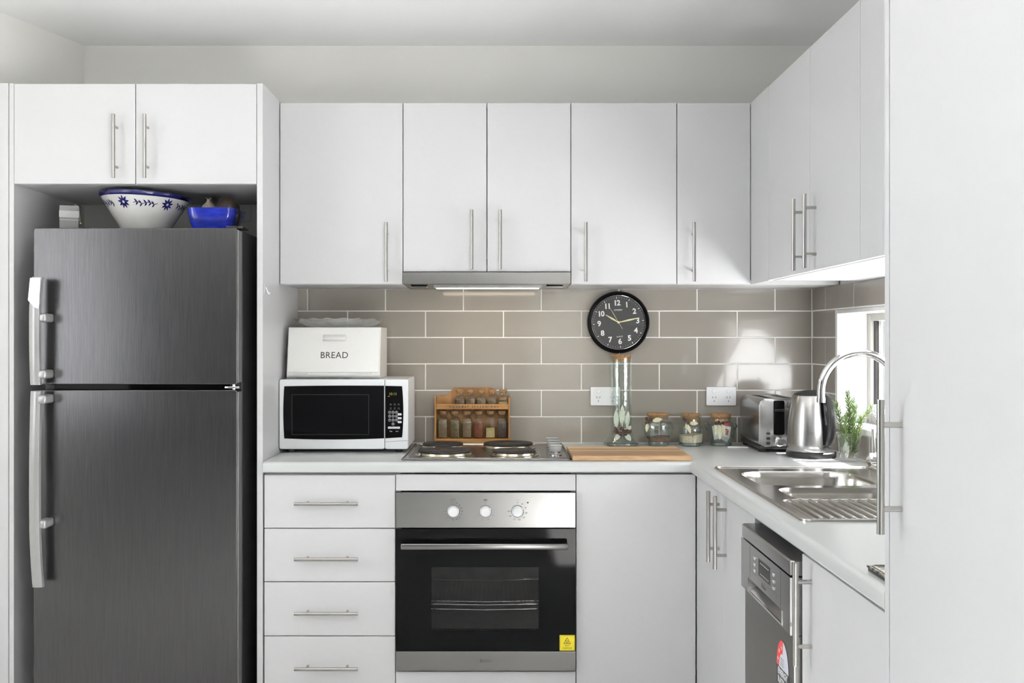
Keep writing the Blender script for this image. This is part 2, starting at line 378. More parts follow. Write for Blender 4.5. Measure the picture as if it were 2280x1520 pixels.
bm = NB(); box(bm, 0.31, XS, -7.1, -6.98, 0, CEIL)
struct('wall_rear_sides', bm, M['wall'])
d1 = thing('added_glazed_door', loc=(XS + 0.08, -4.47, 0), kind='structure')  # unseen glazed door, added as an opening for sun and daylight
bm = NB()
for y in (-5.65, -4.43, -3.21): box(bm, XS + 0.05, XS + 0.11, y, y + 0.06, 0, 2.15)
for z in (0.0, 2.09): box(bm, XS + 0.05, XS + 0.11, -5.59, -3.21, z, z + 0.06)
obj('door_frame', bm, M['alu'], d1, None)
for y in (-5.59, -4.37): obj('pane', bx(XS + 0.077, XS + 0.083, y, y + 1.16, 0.06, 2.09), M['pane'], d1, None)
gr = struct('ground', bx(-9, 12, -16, 6, -0.3, -0.12), M['ground'])

# kitchen window: white reveal boards, aluminium frame, glass
w1 = thing('window_1', loc=(XR + 0.1, (WY0 + WY1) / 2, WZ0), kind='structure')
rv = NB(); e = 0.014
box(rv, XR - 0.008, XR + 0.10, WY0 - e, WY0, WZ0, WZ1, 0.0015); box(rv, XR - 0.008, XR + 0.10, WY1, WY1 + e, WZ0, WZ1, 0.0015)
box(rv, XR - 0.008, XR + 0.10, WY1 + e, WY0 - e, WZ1 - e, WZ1, 0.0015)
obj('window_reveal', rv, M['trim'], w1)
obj('window_sill', bx(XR - 0.012, XR + 0.10, WY1 + e, WY0 - e, WZ0 - 0.004, WZ0 + 0.016, 0.003), M['trim'], w1)
fr = NB(); fx0, fx1 = XR + 0.10, XR + 0.145
box(fr, fx0, fx1, WY0 - 0.045, WY0, WZ0, WZ1, 0.002); box(fr, fx0, fx1, WY1, WY1 + 0.045, WZ0, WZ1, 0.002)
box(fr, fx0, fx1, WY1 + 0.045, WY0 - 0.045, WZ1 - 0.04, WZ1, 0.002); box(fr, fx0, fx1, WY1 + 0.045, WY0 - 0.045, WZ0, WZ0 + 0.045, 0.002)
box(fr, fx0, fx1, -0.95, -0.91, WZ0 + 0.045, WZ1 - 0.04, 0.002)
obj('window_frame', fr, M['alu'], w1)
sh = NB(); box(sh, fx0 + 0.012, fx1 - 0.021, WY0 - 0.062, WY0 - 0.045, WZ0 + 0.045, WZ1 - 0.04)
obj('window_gasket', sh, M['black'], w1, None)
for a, b in ((-0.909, WY0 - 0.063), (WY1 + 0.046, -0.951)):
    obj('pane', bx(fx0 + 0.02, fx0 + 0.026, a, b, WZ0 + 0.046, WZ1 - 0.041), M['pane_tint'], w1, None)

# splashback tiles: white grout bed, every tile its own piece
CT, UB = 0.900, 1.499                     # counter top, underside of the wall cabinets
G = 0.0044; PH, PW = 0.1023, 0.302; TILEH = PH - G; TILEW = PW - G
gb = NB(); box(gb, -0.792, XR - 0.0005, -0.0088, 0.0, CT + 0.0005, UB - 0.001); obj('grout', gb, M['grout'], wall_back, None)
gb = NB(); box(gb, XR - 0.0088, XR, WY0 + 0.001, -0.0090, CT + 0.0005, UB - 0.001); box(gb, XR - 0.0088, XR, -2.283, WY0, CT + 0.0005, WZ0 - 0.006); box(gb, XR - 0.0088, XR, -2.283, WY0, WZ1 + 0.001, UB - 0.001)
obj('grout', gb, M['grout'], wall_right, None)
cache = {}
def tile(wd, ht, c, side, parent):
    k = (round(wd, 4), round(ht, 4), side)
    if k not in cache:
        b = NB()
        if side == 'B': box(b, -wd / 2, wd / 2, -0.0045, -0.0025, -ht / 2, ht / 2, 0.0014, 2)
        else: box(b, -0.0045, -0.0025, -wd / 2, wd / 2, -ht / 2, ht / 2, 0.0014, 2)
        cache[k] = mesh(b, 'tile', 'W')
    put('tile', cache[k], M['tile'], parent, c, (R(random.uniform(-.12, .12)), R(random.uniform(-.12, .12)), 0))
rows = [(CT + 0.0035 + i * PH, min(CT + 0.0035 + i * PH + TILEH, UB - 0.002)) for i in range(6)]
for i, (z0, z1) in enumerate(rows):
    off = -0.15 if i % 2 == 1 else -0.2967          # rows 2,4,6 from the counter share one bond, the others sit half a tile over
    x = off - 3 * PW
    while x < XR:
        a, b = max(x + G / 2, -0.791), min(x + PW - G / 2, XR - 0.0125)
        if b - a > 0.012: tile(b - a, z1 - z0, ((a + b) / 2, -0.0055, (z0 + z1) / 2), 'B', wall_back)
        x += PW
    y = -0.17 if i % 2 == 1 else -0.32
    y += PW
    while y > -2.283:
        a, b = max(y - PW + G / 2, -2.282), min(y - G / 2, -0.0125)
        def rt(a, b, z0, z1):
            if b - a > 0.012 and z1 - z0 > 0.01: tile(b - a, z1 - z0, (XR - 0.0055, (a + b) / 2, (z0 + z1) / 2), 'R', wall_right)
        if z1 > WZ0 and z0 < WZ1:                                       # around the window opening
            if b > WY0: rt(max(a, WY0 + 0.002), b, z0, z1)
            if a < WY0 and b > WY1:
                if z0 < WZ0 - 0.02: rt(a, min(b, WY0 - 0.001), z0, WZ0 - 0.007)
                if z1 > WZ1 + 0.01: rt(a, min(b, WY0 - 0.001), max(z0, WZ1 + 0.002), z1)
            if b <= WY1: rt(a, b, z0, z1)
        else: rt(a, b, z0, z1)
        y -= PW

# ================================================================== CABINETS
hb = NB(); cyl(hb, (0, -0.033, -0.1045), (0, -0.033, 0.1045), 0.006, n=20)
for z in (-0.0655, 0.0655): cyl(hb, (0, 0.0, z), (0, -0.030, z), 0.0045, n=14)
HANDLE = mesh(hb, 'bar_handle', 40)
def handle(parent, loc, mode):
    rot = {'F': (0, 0, 0), 'L': (0, 0, R(-90)), 'H': (0, R(90), 0)}[mode]
    return put('bar_handle', HANDLE, M['handle'], parent, loc, rot, label='satin nickel bar handle')
TD = 0.016
def carcass(x0, x1, y0, y1, z0, z1, open_side, top=True, bottom=True, back=True):
    """hollow cabinet box; open_side 'F' opens to -Y, 'L' opens to -X"""
    b = NB(); t = 0.016
    if open_side == 'F':
        box(b, x0, x0 + t, y0, y1, z0, z1); box(b, x1 - t, x1, y0, y1, z0, z1)
        if bottom: box(b, x0 + t, x1 - t, y0, y1, z0, z0 + t)
        if top: box(b, x0 + t, x1 - t, y0, y1, z1 - t, z1)
        if back: box(b, x0 + t, x1 - t, y1 - 0.008, y1, z0 + t, z1 - t)
    else:
        box(b, x0, x1, y0, y0 + t, z0, z1); box(b, x0, x1, y1 - t, y1, z0, z1)
        if bottom: box(b, x0, x1, y0 + t, y1 - t, z0, z0 + t)
        if top: box(b, x0, x1, y0 + t, y1 - t, z1 - t, z1)
        if back: box(b, x1 - 0.008, x1, y0 + t, y1 - t, z0 + t, z1 - t)
    return b
g = 0.0014
def doorF(parent, x0, x1, z0, z1, yf, hx=None, hz=None, name='door'):
    d = obj(name, bx(x0 + g, x1 - g, yf, yf + TD, z0 + g, z1 - g, 0.0012, 2), M['white'], parent, 'W')
    if hx is not None: handle(d, (hx, yf, hz), 'F')
    return d
def doorL(parent, y0, y1, z0, z1, xf, hy=None, hz=None, name='door'):
    d = obj(name, bx(xf, xf + TD, y0 + g, y1 - g, z0 + g, z1 - g, 0.0012, 2), M['white'], parent, 'W')
    if hy is not None: handle(d, (xf, hy, hz), 'L')
    return d
UF, UT, LF = -0.33, 2.146, -0.58
WC = 'wall cabinets along the back wall'
def cab(name, label, x, y, z, group=None): return thing(name, label, 'cabinet', (x, y, z), group)
c = cab('wall_cabinet', 'white wall cabinet above the bread bin, next to the tall fridge panel', -0.573, -0.17, UB, WC)
obj('carcass', carcass(-0.7915, -0.3535, UF + TD + 0.002, -0.001, UB, UT, 'F'), M['white'], c, None)
doorF(c, -0.7915, -0.353, UB - 0.0, UT, UF, -0.409, 1.612)
c = cab('wall_cabinet', 'white two-door wall cabinet directly above the range hood', -0.054, -0.17, 1.542, WC)
obj('carcass', carcass(-0.3525, 0.2440, UF + TD + 0.002, -0.001, 1.590, UT, 'F'), M['white'], c, None)
doorF(c, -0.353, -0.054, 1.543, UT, UF, -0.107, 1.656); doorF(c, -0.054, 0.2446, 1.543, UT, UF, -0.0064, 1.656)
c = cab('wall_cabinet', 'white wall cabinet above the black clock, right of the hood', 0.433, -0.17, UB, WC)
obj('carcass', carcass(0.2450, 0.6215, UF + TD + 0.002, -0.001, UB, UT, 'F'), M['white'], c, None)
doorF(c, 0.2446, 0.622, UB, UT, UF, 0.2957, 1.612)
c = cab('wall_cabinet', 'white narrow corner wall cabinet with one handle above the toaster', 0.75, -0.17, UB, WC)
obj('carcass', carcass(0.6225, 1.2045, UF + TD + 0.002, -0.001, UB, UT, 'F'), M['white'], c, None)
doorF(c, 0.622, 0.8845, UB, UT, UF, 0.6777, 1.612)
RU = 0.8855
RC = 'wall cabinets along the window wall'
c = cab('wall_cabinet', 'white wall cabinet over the sink with two handles side by side', 1.05, -0.9, UB, RC)
obj('carcass', carcass(RU + TD + 0.002, 1.2045, -1.4275, -0.5675, UB, UT, 'L'), M['white'], c, None)
obj('filler_panel', bx(RU, RU + TD, -0.566, UF + 0.0, UB, UT, 0.001), M['white'], c, 'W')
doorL(c, -1.019, -0.567, UB, UT, RU, -0.970, 1.610); doorL(c, -1.428, -1.019, UB, UT, RU, -1.077, 1.610)
c = cab('wall_cabinet', 'white wall cabinet over the worktop end, half hidden by the tall pantry', 1.05, -1.85, UB, RC)
obj('carcass', carcass(RU + TD + 0.002, 1.2045, -2.281, -1.4285, UB, UT, 'L'), M['white'], c, None)
doorL(c, -1.855, -1.428, UB, UT, RU, -1.805, 1.610); doorL(c, -2.281, -1.855, UB, UT, RU, -1.905, 1.610)

# fridge surround
c = cab('fridge_overhead_cabinet', 'white two-door cabinet above the fridge', -1.215, -0.3, 1.817)
obj('carcass', carcass(-1.6165, -0.8135, LF + TD + 0.002, -0.06, 1.818, 2.150, 'F'), M['white'], c, None)
doorF(c, -1.6176, -1.214, 1.817, 2.151, LF, -1.275, 1.938); doorF(c, -1.214, -0.8125, 1.817, 2.151, LF, -1.1726, 1.938)
EP = 'tall white end panels of the fridge bay'
solo('end_panel', bx(-0.8125, -0.793, LF + 0.001, -0.0005, 0, 2.152, 0.001), M['white'], 'tall white end panel between the fridge and the drawers', 'panel', (-0.803, -0.3, 0), EP, 'W')
solo('end_panel', bx(-1.6335, -1.6176, LF + 0.001, -0.045, 0, 2.152, 0.001), M['white'], 'tall white end panel on the left side of the fridge', 'panel', (-1.625, -0.3, 0), EP, 'W')
solo('filler_panel', bx(-1.793, -1.6360, LF + 0.001, LF + 0.017, 0, 2.152, 0.001), M['white'], 'white full-height filler panel at the far left edge, beside the wall', 'panel', (-1.715, LF, 0), None, 'W')

# base units
BT = 0.858; KB = 0.145                                   # top of the base fronts, bottom of the fronts
def kick(parent, b): obj('kickboard', b, M['white'], parent, None)
c = cab('drawer_unit', 'white base unit with four drawers below the microwave', -0.571, -0.3, 0)
obj('carcass', carcass(-0.7885, -0.3535, LF + TD + 0.002, -0.02, 0.13, BT, 'F'), M['white'], c, None)
kick(c, bx(-0.7885, -0.3535, -0.53, -0.514, 0, 0.129))
zs = [0.856, 0.678, 0.501, 0.3215, KB]; hz = [0.7638, 0.5822, 0.4037, 0.2222]
for i in range(4):
    d = obj('drawer', bx(-0.789 + g, -0.353 - g, LF, LF + TD, zs[i + 1] + g, zs[i] - g, 0.0012), M['white'], c, 'W')
    obj('drawer_box', bx(-0.76, -0.38, LF + TD, -0.1, zs[i + 1] + 0.03, zs[i] - 0.03), M['white'], d, None)
    handle(d, (-0.5775, LF, hz[i]), 'H')
c = cab('oven_cabinet', 'white base unit around the built-in oven', -0.054, -0.3, 0)
bm = NB(); box(bm, -0.3525, -0.3375, LF + TD, -0.02, 0.13, BT); box(bm, 0.2290, 0.2440, LF + TD, -0.02, 0.13, BT); box(bm, -0.3375, 0.2290, LF + TD, -0.02, 0.13, 0.146)
obj('carcass', bm, M['white'], c, None)
obj('top_rail', bx(-0.353 + g, 0.2446 - g, LF, LF + TD, 0.8025, 0.8565, 0.001), M['white'], c, 'W')
obj('bottom_rail', bx(-0.353 + g, 0.2446 - g, LF, LF + TD, KB, 0.2035, 0.001), M['white'], c, 'W')
kick(c, bx(-0.3525, 0.2440, -0.53, -0.514, 0, 0.129))
c = cab('corner_base_cabinet', 'white corner base cabinet with a plain door right of the oven', 0.45, -0.3, 0)
obj('carcass', carcass(0.2452, 0.6400, LF + TD + 0.002, -0.02, 0.13, BT, 'F'), M['white'], c, None)
doorF(c, 0.2446, 0.6425, KB, BT, LF, name='door')
kick(c, bx(0.2452, 0.640, -0.53, -0.514, 0, 0.129))
RL = 0.644
c = cab('sink_base_cabinet', 'white two-door base cabinet under the sink', 0.9, -0.97, 0)
obj('carcass', carcass(RL + TD + 0.002, 1.19, -1.3520, -0.5820, 0.13, BT, 'L', top=False), M['white'], c, None)
doorL(c, -0.980, -0.5815, KB, BT, RL, -0.932, 0.7495); doorL(c, -1.353, -0.980, KB, BT, RL, -1.027, 0.7495)
kick(c, bx(RL + 0.05, RL + 0.066, -1.352, -0.582, 0, 0.129))
c = cab('base_cabinet', 'white base cabinet with one handle right of the dishwasher', 0.9, -2.04, 0)
obj('carcass', carcass(RL + 0.001, 1.19, -2.282, -1.8010, 0.13, BT, 'L'), M['white'], c, None)
doorL(c, -2.282, -1.8115, KB, BT, RL - TD, -1.878, 0.7475)
kick(c, bx(RL + 0.05, RL + 0.066, -2.282, -1.801, 0, 0.129))
c = thing('pantry_cabinet', 'tall white pantry cabinet filling the right edge with a bar handle', 'cabinet', (0.92, -2.6, 0))
PX, PY = 0.622, -2.286
bm = NB(); box(bm, PX, 1.205, PY - 0.018, PY, 0, 2.42); box(bm, PX + TD + 0.003, 1.205, -2.98, -2.962, 0, 2.42); box(bm, PX + TD + 0.003, 1.205, -2.962, PY - 0.018, 2.40, 2.42); box(bm, 1.19, 1.205, -2.962, PY - 0.018, 0.1, 2.40); box(bm, PX + TD + 0.003, 1.19, -2.962, PY - 0.018, 0.1, 0.116)
obj('carcass', bm, M['white'], c, None)
d = obj('door', bx(PX, PX + TD, -2.98, PY - 0.0205, 0.12, 2.42, 0.0012), M['white'], c, 'W')
handle(d, (PX, W(0, 0, 0)[0] * 0 - 2.356, 1.107), 'L')

# ================================================================== WORKTOP
SX0, SX1, SY0, SY1 = 0.69, 1.085, -1.40, -0.80                 # cut-out for the sink bowls
xs = [-0.788, 0.62, SX0, SX1, XR - 0.010]; ys = [-2.2835, SY0, SY1, -0.600, -0.0105]
bm = NB(); vg = {}
def V(x, y):
    if (x, y) not in vg: vg[(x, y)] = bm.verts.new((x, y, CT))
    return vg[(x, y)]
for i in range(4):
    for j in range(4):
        if i == 0 and j < 3: continue
        if i == 2 and j == 1: continue
        bm.faces.new((V(xs[i], ys[j]), V(xs[i + 1], ys[j]), V(xs[i + 1], ys[j + 1]), V(xs[i], ys[j + 1])))
r = bmesh.ops.extrude_face_region(bm, geom=bm.faces[:])
bmesh.ops.translate(bm, verts=[v for v in r['geom'] if isinstance(v, bmesh.types.BMVert)], vec=(0, 0, -0.036))
def front(e, z):
    a, b = e.verts[0].co, e.verts[1].co
    if abs(a.z - z) > 1e-5 or abs(b.z - z) > 1e-5: return False
    return (abs(a.x - 0.62) < 1e-5 and abs(b.x - 0.62) < 1e-5 and max(a.y, b.y) <= -0.599) or (abs(a.y + 0.6) < 1e-5 and abs(b.y + 0.6) < 1e-5 and max(a.x, b.x) <= 0.6201)
bmesh.ops.bevel(bm, geom=[e for e in bm.edges if front(e, CT)], offset=0.012, segments=5, profile=0.5, affect='EDGES')
bmesh.ops.bevel(bm, geom=[e for e in bm.edges if front(e, CT - 0.036)], offset=0.006, segments=3, profile=0.5, affect='EDGES')
solo('worktop', bm, M['counter'], 'pale grey speckled L-shaped kitchen worktop with rounded front edge', 'worktop', (0, -0.3, CT - 0.036))

# ================================================================== FRIDGE
FX0, FX1, FYF = -1.525, -0.862, -0.64
fr = thing('refrigerator', 'dark brushed steel top-freezer refrigerator in the white bay', 'refrigerator', (-1.19, -0.36, 0))
obj('body', bx(FX0 + 0.003, FX1 - 0.002, FYF + 0.075, -0.075, 0.03, 1.664, 0.004), M['fridge_side'], fr, 'W')
obj('foot_plinth', bx(FX0 + 0.02, FX1 - 0.02, FYF + 0.10, -0.10, 0.0, 0.03), M['black'], fr, None)
def fdoor(z0, z1):
    b = NB(); prism(b, rrect(FX0, FX1, z0, z1, 0.008, 3), XZ, FYF, FYF + 0.058, 0.003); return b
up = obj('freezer_door', fdoor(1.157, 1.666), M['fridge'], fr, 'W')
lo = obj('fridge_door', fdoor(0.075, 1.139), M['fridge'], fr, 'W')
for d_, z0, z1 in ((up, 1.163, 1.660), (lo, 0.08, 1.133)):
    obj('door_gasket', bx(FX0 + 0.006, FX1 - 0.006, FYF + 0.0585, FYF + 0.0745, z0, z1), M['black'], d_, None)
    obj('edge_strip', bx(FX1 - 0.0005, FX1 + 0.0022, FYF + 0.006, FYF + 0.050, z0, z1, 0.0008), M['silver_plastic'], d_, 'W')
obj('hinge_bar', bx(-1.47, -0.90, FYF + 0.030, FYF + 0.057, 1.1405, 1.1555), M['black_gloss'], fr, None)
hn = NB(); cyl(hn, (-0.878, FYF + 0.02, 1.1395), (-0.878, FYF + 0.02, 1.1565), 0.005, n=12); box(hn, -0.905, -0.858, FYF + 0.010, FYF + 0.028, 1.1435, 1.1500, 0.001)
obj('hinge', hn, M['chrome'], fr)
hc = NB(); box(hc, FX1 - 0.045, FX1 + 0.010, FYF + 0.03, FYF + 0.11, 1.6685, 1.676, 0.002); cyl(hc, (FX1 - 0.012, FYF + 0.03, 1.660), (FX1 - 0.012, FYF + 0.03, 1.675), 0.006, n=12)
obj('hinge_cover', hc, M['black'], fr)
def fhandle(parent, z0, z1, bow, mounts, taper_top):
    # flat bowed grip: width along X, standing off the door towards the camera
    b = NB(); n = 18; prof = []
    xc, wd, yb = -1.4925, 0.0185, FYF - 0.062
    rings = []
    for i in range(n + 1):
        t = i / n; z = z0 + (z1 - z0) * t
        y = yb + bow * ((t - 0.5) * 2) ** 2 * 0.6
        sh = 0.006 * (max(0, (t - 0.7) / 0.3) if taper_top else max(0, (0.3 - t) / 0.3)) ** 1.5
        rings.append([b.verts.new((xc + sh + a * wd, y + q, z)) for a, q in ((-1, 0.004), (-0.85, -0.004), (-0.3, -0.0075), (0.3, -0.0075), (0.85, -0.004), (1, 0.004), (0.85, 0.011), (-0.85, 0.011))])
    for A, B in zip(rings, rings[1:]):
        for k in range(8): b.faces.new((A[k], A[(k + 1) % 8], B[(k + 1) % 8], B[k]))
    b.faces.new(rings[0][::-1]); b.faces.new(rings[-1])
    h = obj('door_handle', b, M['silver_plastic'], parent, 50, label='bowed silver grip handle')
    for z in mounts:
        mb = NB(); box(mb, xc + 0.006, xc + 0.036, yb + 0.0, FYF, z - 0.014, z + 0.014, 0.007, 3); obj('handle_mount', mb, M['silver_plastic'], h)
    return h
h1 = fhandle(up, 1.158, 1.503, 0.014, (1.373, 1.192), True)
fin = NB(); prism(fin, [(-1.510, 1.428), (-1.487, 1.404), (-1.474, 1.400), (-1.468, 1.50), (-1.503, 1.50)], XZ, FYF - 0.0715, FYF - 0.0690, 0.001)
obj('chrome_tip', fin, M['bright_tip'], h1, 'W', label='glossy chrome tip of the freezer handle')
h2 = fhandle(lo, 0.511, 1.138, 0.018, (1.112, 0.712), False)

b = NB(); tube(b, [(-1.538, -0.50, 0.03), (-1.540, -0.52, 0.12), (-1.536, -0.535, 0.22), (-1.533, -0.53, 0.26), (-1.531, -0.50, 0.275), (-1.528, -0.45, 0.27)], 0.0035, 8); obj('power_cord', b, M['silver_plastic'], fr, 60)
b = NB(); box(b, -0.7930, -0.7915, -0.562, -0.536, 1.456, 1.484, 0.0006); tube(b, [(-0.7905, -0.549, 1.478), (-0.786, -0.549, 1.468), (-0.782, -0.549, 1.458), (-0.779, -0.549, 1.454), (-0.776, -0.549, 1.460)], 0.0025, 8)
solo('adhesive_hook', b, M['plastic_w'], 'tiny white adhesive hook on the tall panel right of the fridge', 'hook', (-0.792, -0.549, 1.456))

# ================================================================== RANGE HOOD
hd = thing('range_hood', 'slim stainless steel slide-out range hood with lit lamps', 'range hood', (-0.054, -0.17, UB))
obj('front_fascia', bx(-0.3515, 0.2432, -0.348, -0.329, 1.4995, 1.5415, 0.0015), M['steel'], hd, 'W')
b = NB()
prism(b, [(-0.327, 1.5395), (-0.012, 1.5395), (-0.012, 1.508), (-0.09, 1.4925), (-0.30, 1.4985), (-0.327, 1.5005)], YZ, -0.3490, 0.2408)
obj('body', b, M['steel'], hd, None)
obj('lamp_panel', bx(-0.245, 0.140, -0.30, -0.285, 1.4885, 1.4985, 0.001), M['silver_plastic'], hd, 'W')
for x0, x1 in ((-0.240, -0.052), (-0.052, 0.135)):
    obj('lamp_lens', bx(x0, x1, -0.284, -0.215, 1.4885, 1.4935, 0.001), M['lens'], hd, None)
for x in (-0.30, 0.19):
    b = NB(); box(b, x - 0.03, x + 0.03, -0.29, -0.23, 1.489, 1.496, 0.002); obj('filter_clip', b, M['steel'], hd, 'W')

# ================================================================== COOKTOP
HX0, HX1, HY0, HY1 = -0.337, 0.2315, -0.566, -0.079
hb_ = thing('cooktop', 'stainless steel electric cooktop with four black solid hotplates', 'cooktop', (-0.05, -0.32, CT))
b = NB(); prism(b, rrect(HX0, HX1, HY0, HY1, 0.012, 4), XY, CT, CT + 0.0055, 0.0018)
obj('base_plate', b, M['steel'], hb_, 'W')
b = NB()
loop = [(x, y, CT + 0.0065) for x, y in rrect(HX0 + 0.006, HX1 - 0.006, HY0 + 0.006, HY1 - 0.006, 0.012, 4)]
tube(b, loop, 0.0032, 8, closed=True); obj('raised_rim', b, M['steel'], hb_, 60)
b = NB(); tube(b, [(x, y, CT + 0.0055) for x, y in rrect(-0.315, 0.130, -0.545, -0.10, 0.02, 4)], 0.0016, 6, closed=True); obj('pressed_bead', b, M['chrome'], hb_, 60)
for x, y, r_ in ((-0.199, -0.440, 0.090), (0.0416, -0.445, 0.0735), (-0.2175, -0.215, 0.0735), (0.023, -0.205, 0.090)):
    b = NB(); lathe(b, [(r_ + 0.011, CT + 0.0055), (r_ + 0.011, CT + 0.0075), (r_ + 0.004, CT + 0.0095), (r_ + 0.0025, CT + 0.016), (r_ - 0.006, CT + 0.0165), (r_ - 0.006, CT + 0.010), (0.0, CT + 0.010)], (x, y, 0), 48)
    ring = obj('spill_ring', b, M['brass_steel'], hb_, 50)
    b = NB(); lathe(b, [(r_ + 0.001, CT + 0.0172), (r_ + 0.001, CT + 0.0215), (r_ - 0.002, CT + 0.0235), (r_ * 0.34, CT + 0.0235), (r_ * 0.33, CT + 0.0228), (0, CT + 0.0228)], (x, y, 0), 48)
    hp = obj('hotplate', b, M['iron'], hb_, 40)
    b = NB(); lathe(b, [(r_ * 0.20, CT + 0.0230), (0, CT + 0.0232)], (x, y, 0), 24); obj('worn_spot', b, M['rust'], hp, None)
for y in (-0.452, -0.366, -0.282, -0.198):
    b = NB(); lathe(b, [(0.021, CT + 0.0055), (0.021, CT + 0.0085), (0.0165, CT + 0.0105), (0, CT + 0.0105)], (0.184, y, 0), 28)
    k = obj('knob_skirt', b, M['chrome'], hb_, 40)
    b = NB(); cyl(b, (0.184, y, CT + 0.010), (0.184, y, CT + 0.020), 0.0055, n=14)
    prism(b, [(0.164, CT + 0.0385), (0.204, CT + 0.0385), (0.2025, CT + 0.0225), (0.196, CT + 0.0185), (0.172, CT + 0.0185), (0.1655, CT + 0.0225)], XZ, y - 0.009, y + 0.009, 0.0015)
    box(b, 0.1625, 0.2055, y - 0.011, y + 0.006, CT + 0.0355, CT + 0.0425, 0.002)
    obj('knob', b, M['silver_plastic'], k, 40)
b = NB(); box(b, 0.207, 0.2085, -0.48, -0.40, CT + 0.0056, CT + 0.006); obj('printed_mark', b, M['ink'], hb_, None)

# ================================================================== OVEN
OX0, OX1, OYF = -0.3505, 0.2422, -0.598
ov = thing('oven', 'built-in stainless steel oven with black glass door and three white knobs', 'oven', (-0.054, -0.33, 0.146))
b = NB()                                                     # outer shell and inner cavity (hollow, open to the front)
CX0, CX1, CZ0, CZ1, CYB = -0.272, 0.160, 0.315, 0.625, -0.13
box(b, -0.333, -0.325, LF + 0.018, -0.06, 0.2085, 0.797); box(b, 0.217, 0.225, LF + 0.018, -0.06, 0.2085, 0.797)
box(b, -0.325, 0.217, LF + 0.018, -0.06, 0.2085, 0.2165); box(b, -0.325, 0.217, LF + 0.018, -0.06, 0.789, 0.797); box(b, -0.325, 0.217, -0.068, -0.06, 0.2165, 0.789)
for zf in ((0.1465, 0.2085),): box(b, -0.30, -0.26, -0.5, -0.1, *zf); box(b, 0.15, 0.19, -0.5, -0.1, *zf)
obj('housing', b, M['steel'], ov, None)
b = NB()
box(b, CX0 - 0.006, CX0, LF + 0.02, CYB, CZ0, CZ1); box(b, CX1, CX1 + 0.006, LF + 0.02, CYB, CZ0, CZ1); box(b, CX0 - 0.006, CX1 + 0.006, LF + 0.02, CYB, CZ0 - 0.006, CZ0)
box(b, CX0 - 0.006, CX1 + 0.006, LF + 0.02, CYB, CZ1, CZ1 + 0.006); box(b, CX0 - 0.006, CX1 + 0.006, CYB, CYB + 0.006, CZ0 - 0.006, CZ1 + 0.006)
cav = obj('cavity', b, M['oven_in'], ov, None)
rk = NB()
RZ = 0.400
for yy, zz in ((LF + 0.045, RZ), (LF + 0.047, RZ + 0.016), (LF + 0.075, RZ + 0.010), (LF + 0.11, RZ + 0.010), (CYB - 0.03, RZ + 0.010)):
    tube(rk, [(CX0 + 0.006, yy, zz), (-0.054, yy - 0.008, zz - 0.002), (CX1 - 0.006, yy, zz)], 0.0022, 8)
for i in range(26):
    x = CX0 + 0.02 + i * (CX1 - CX0 - 0.04) / 25
    tube(rk, [(x, LF + 0.075, RZ + 0.0125), (x, CYB - 0.03, RZ + 0.0125)], 0.0012, 6)
for x in (CX0 + 0.008, CX1 - 0.008): tube(rk, [(x, LF + 0.045, RZ + 0.005), (x, CYB - 0.01, RZ + 0.005)], 0.0025, 6)
obj('oven_rack', rk, M['chrome'], ov, 60)
el = NB()
for s_ in (-1, 1):
    tube(el, [(-0.056 + s_ * 0.21, CYB - 0.05, 0.578), (-0.056 + s_ * 0.075, CYB - 0.05, 0.578), (-0.056 + s_ * 0.045, CYB - 0.05, 0.545), (-0.056 + s_ * 0.03, CYB - 0.05, 0.535)], 0.0035, 8)
    tube(el, [(-0.056 + s_ * 0.21, CYB - 0.10, 0.590), (-0.056 + s_ * 0.085, CYB - 0.10, 0.590), (-0.056 + s_ * 0.055, CYB - 0.10, 0.560)], 0.0035, 8)
light('oven_fill_light', 'POINT', (0.10, -0.20, 0.60), (0, -1, 0), 0.10, (1.0, 0.95, 0.88), shadow_soft_size=0.02)  # fill light added so the cavity and rack show through the glass
obj('grill_element', el, M['silver_plastic'], ov, 60)
for s_ in (-1, 1):
    br = NB(); xw = CX0 + 0.004 if s_ < 0 else CX1 - 0.004
    for z in (0.40, 0.45, 0.50, 0.55): tube(br, [(xw, LF + 0.03, z), (xw, CYB - 0.01, z)], 0.0018, 6)
    obj('rack_guide', br, M['chrome'], ov, 60)
for x in (-0.10, -0.005):
    b = NB(); cyl(b, (x, CYB, 0.50), (x, CYB - 0.006, 0.50), 0.004, n=10); obj('screw', b, M['chrome'], ov)
cp = obj('control_panel', bx(OX0, OX1, OYF, LF + 0.0, 0.683, 0.799, 0.0015), M['steel'], ov, 'W')
KX = (-0.1605, -0.0548, 0.0505); KZ = 0.7375
def dialtext(parent, cx, items, a0, a1, r_):
    for i, t_ in enumerate(items):
        a = R(90 - (a0 + (a1 - a0) * i / (len(items) - 1)))
        yield t_, cx + r_ * math.cos(a), KZ + r_ * math.sin(a)
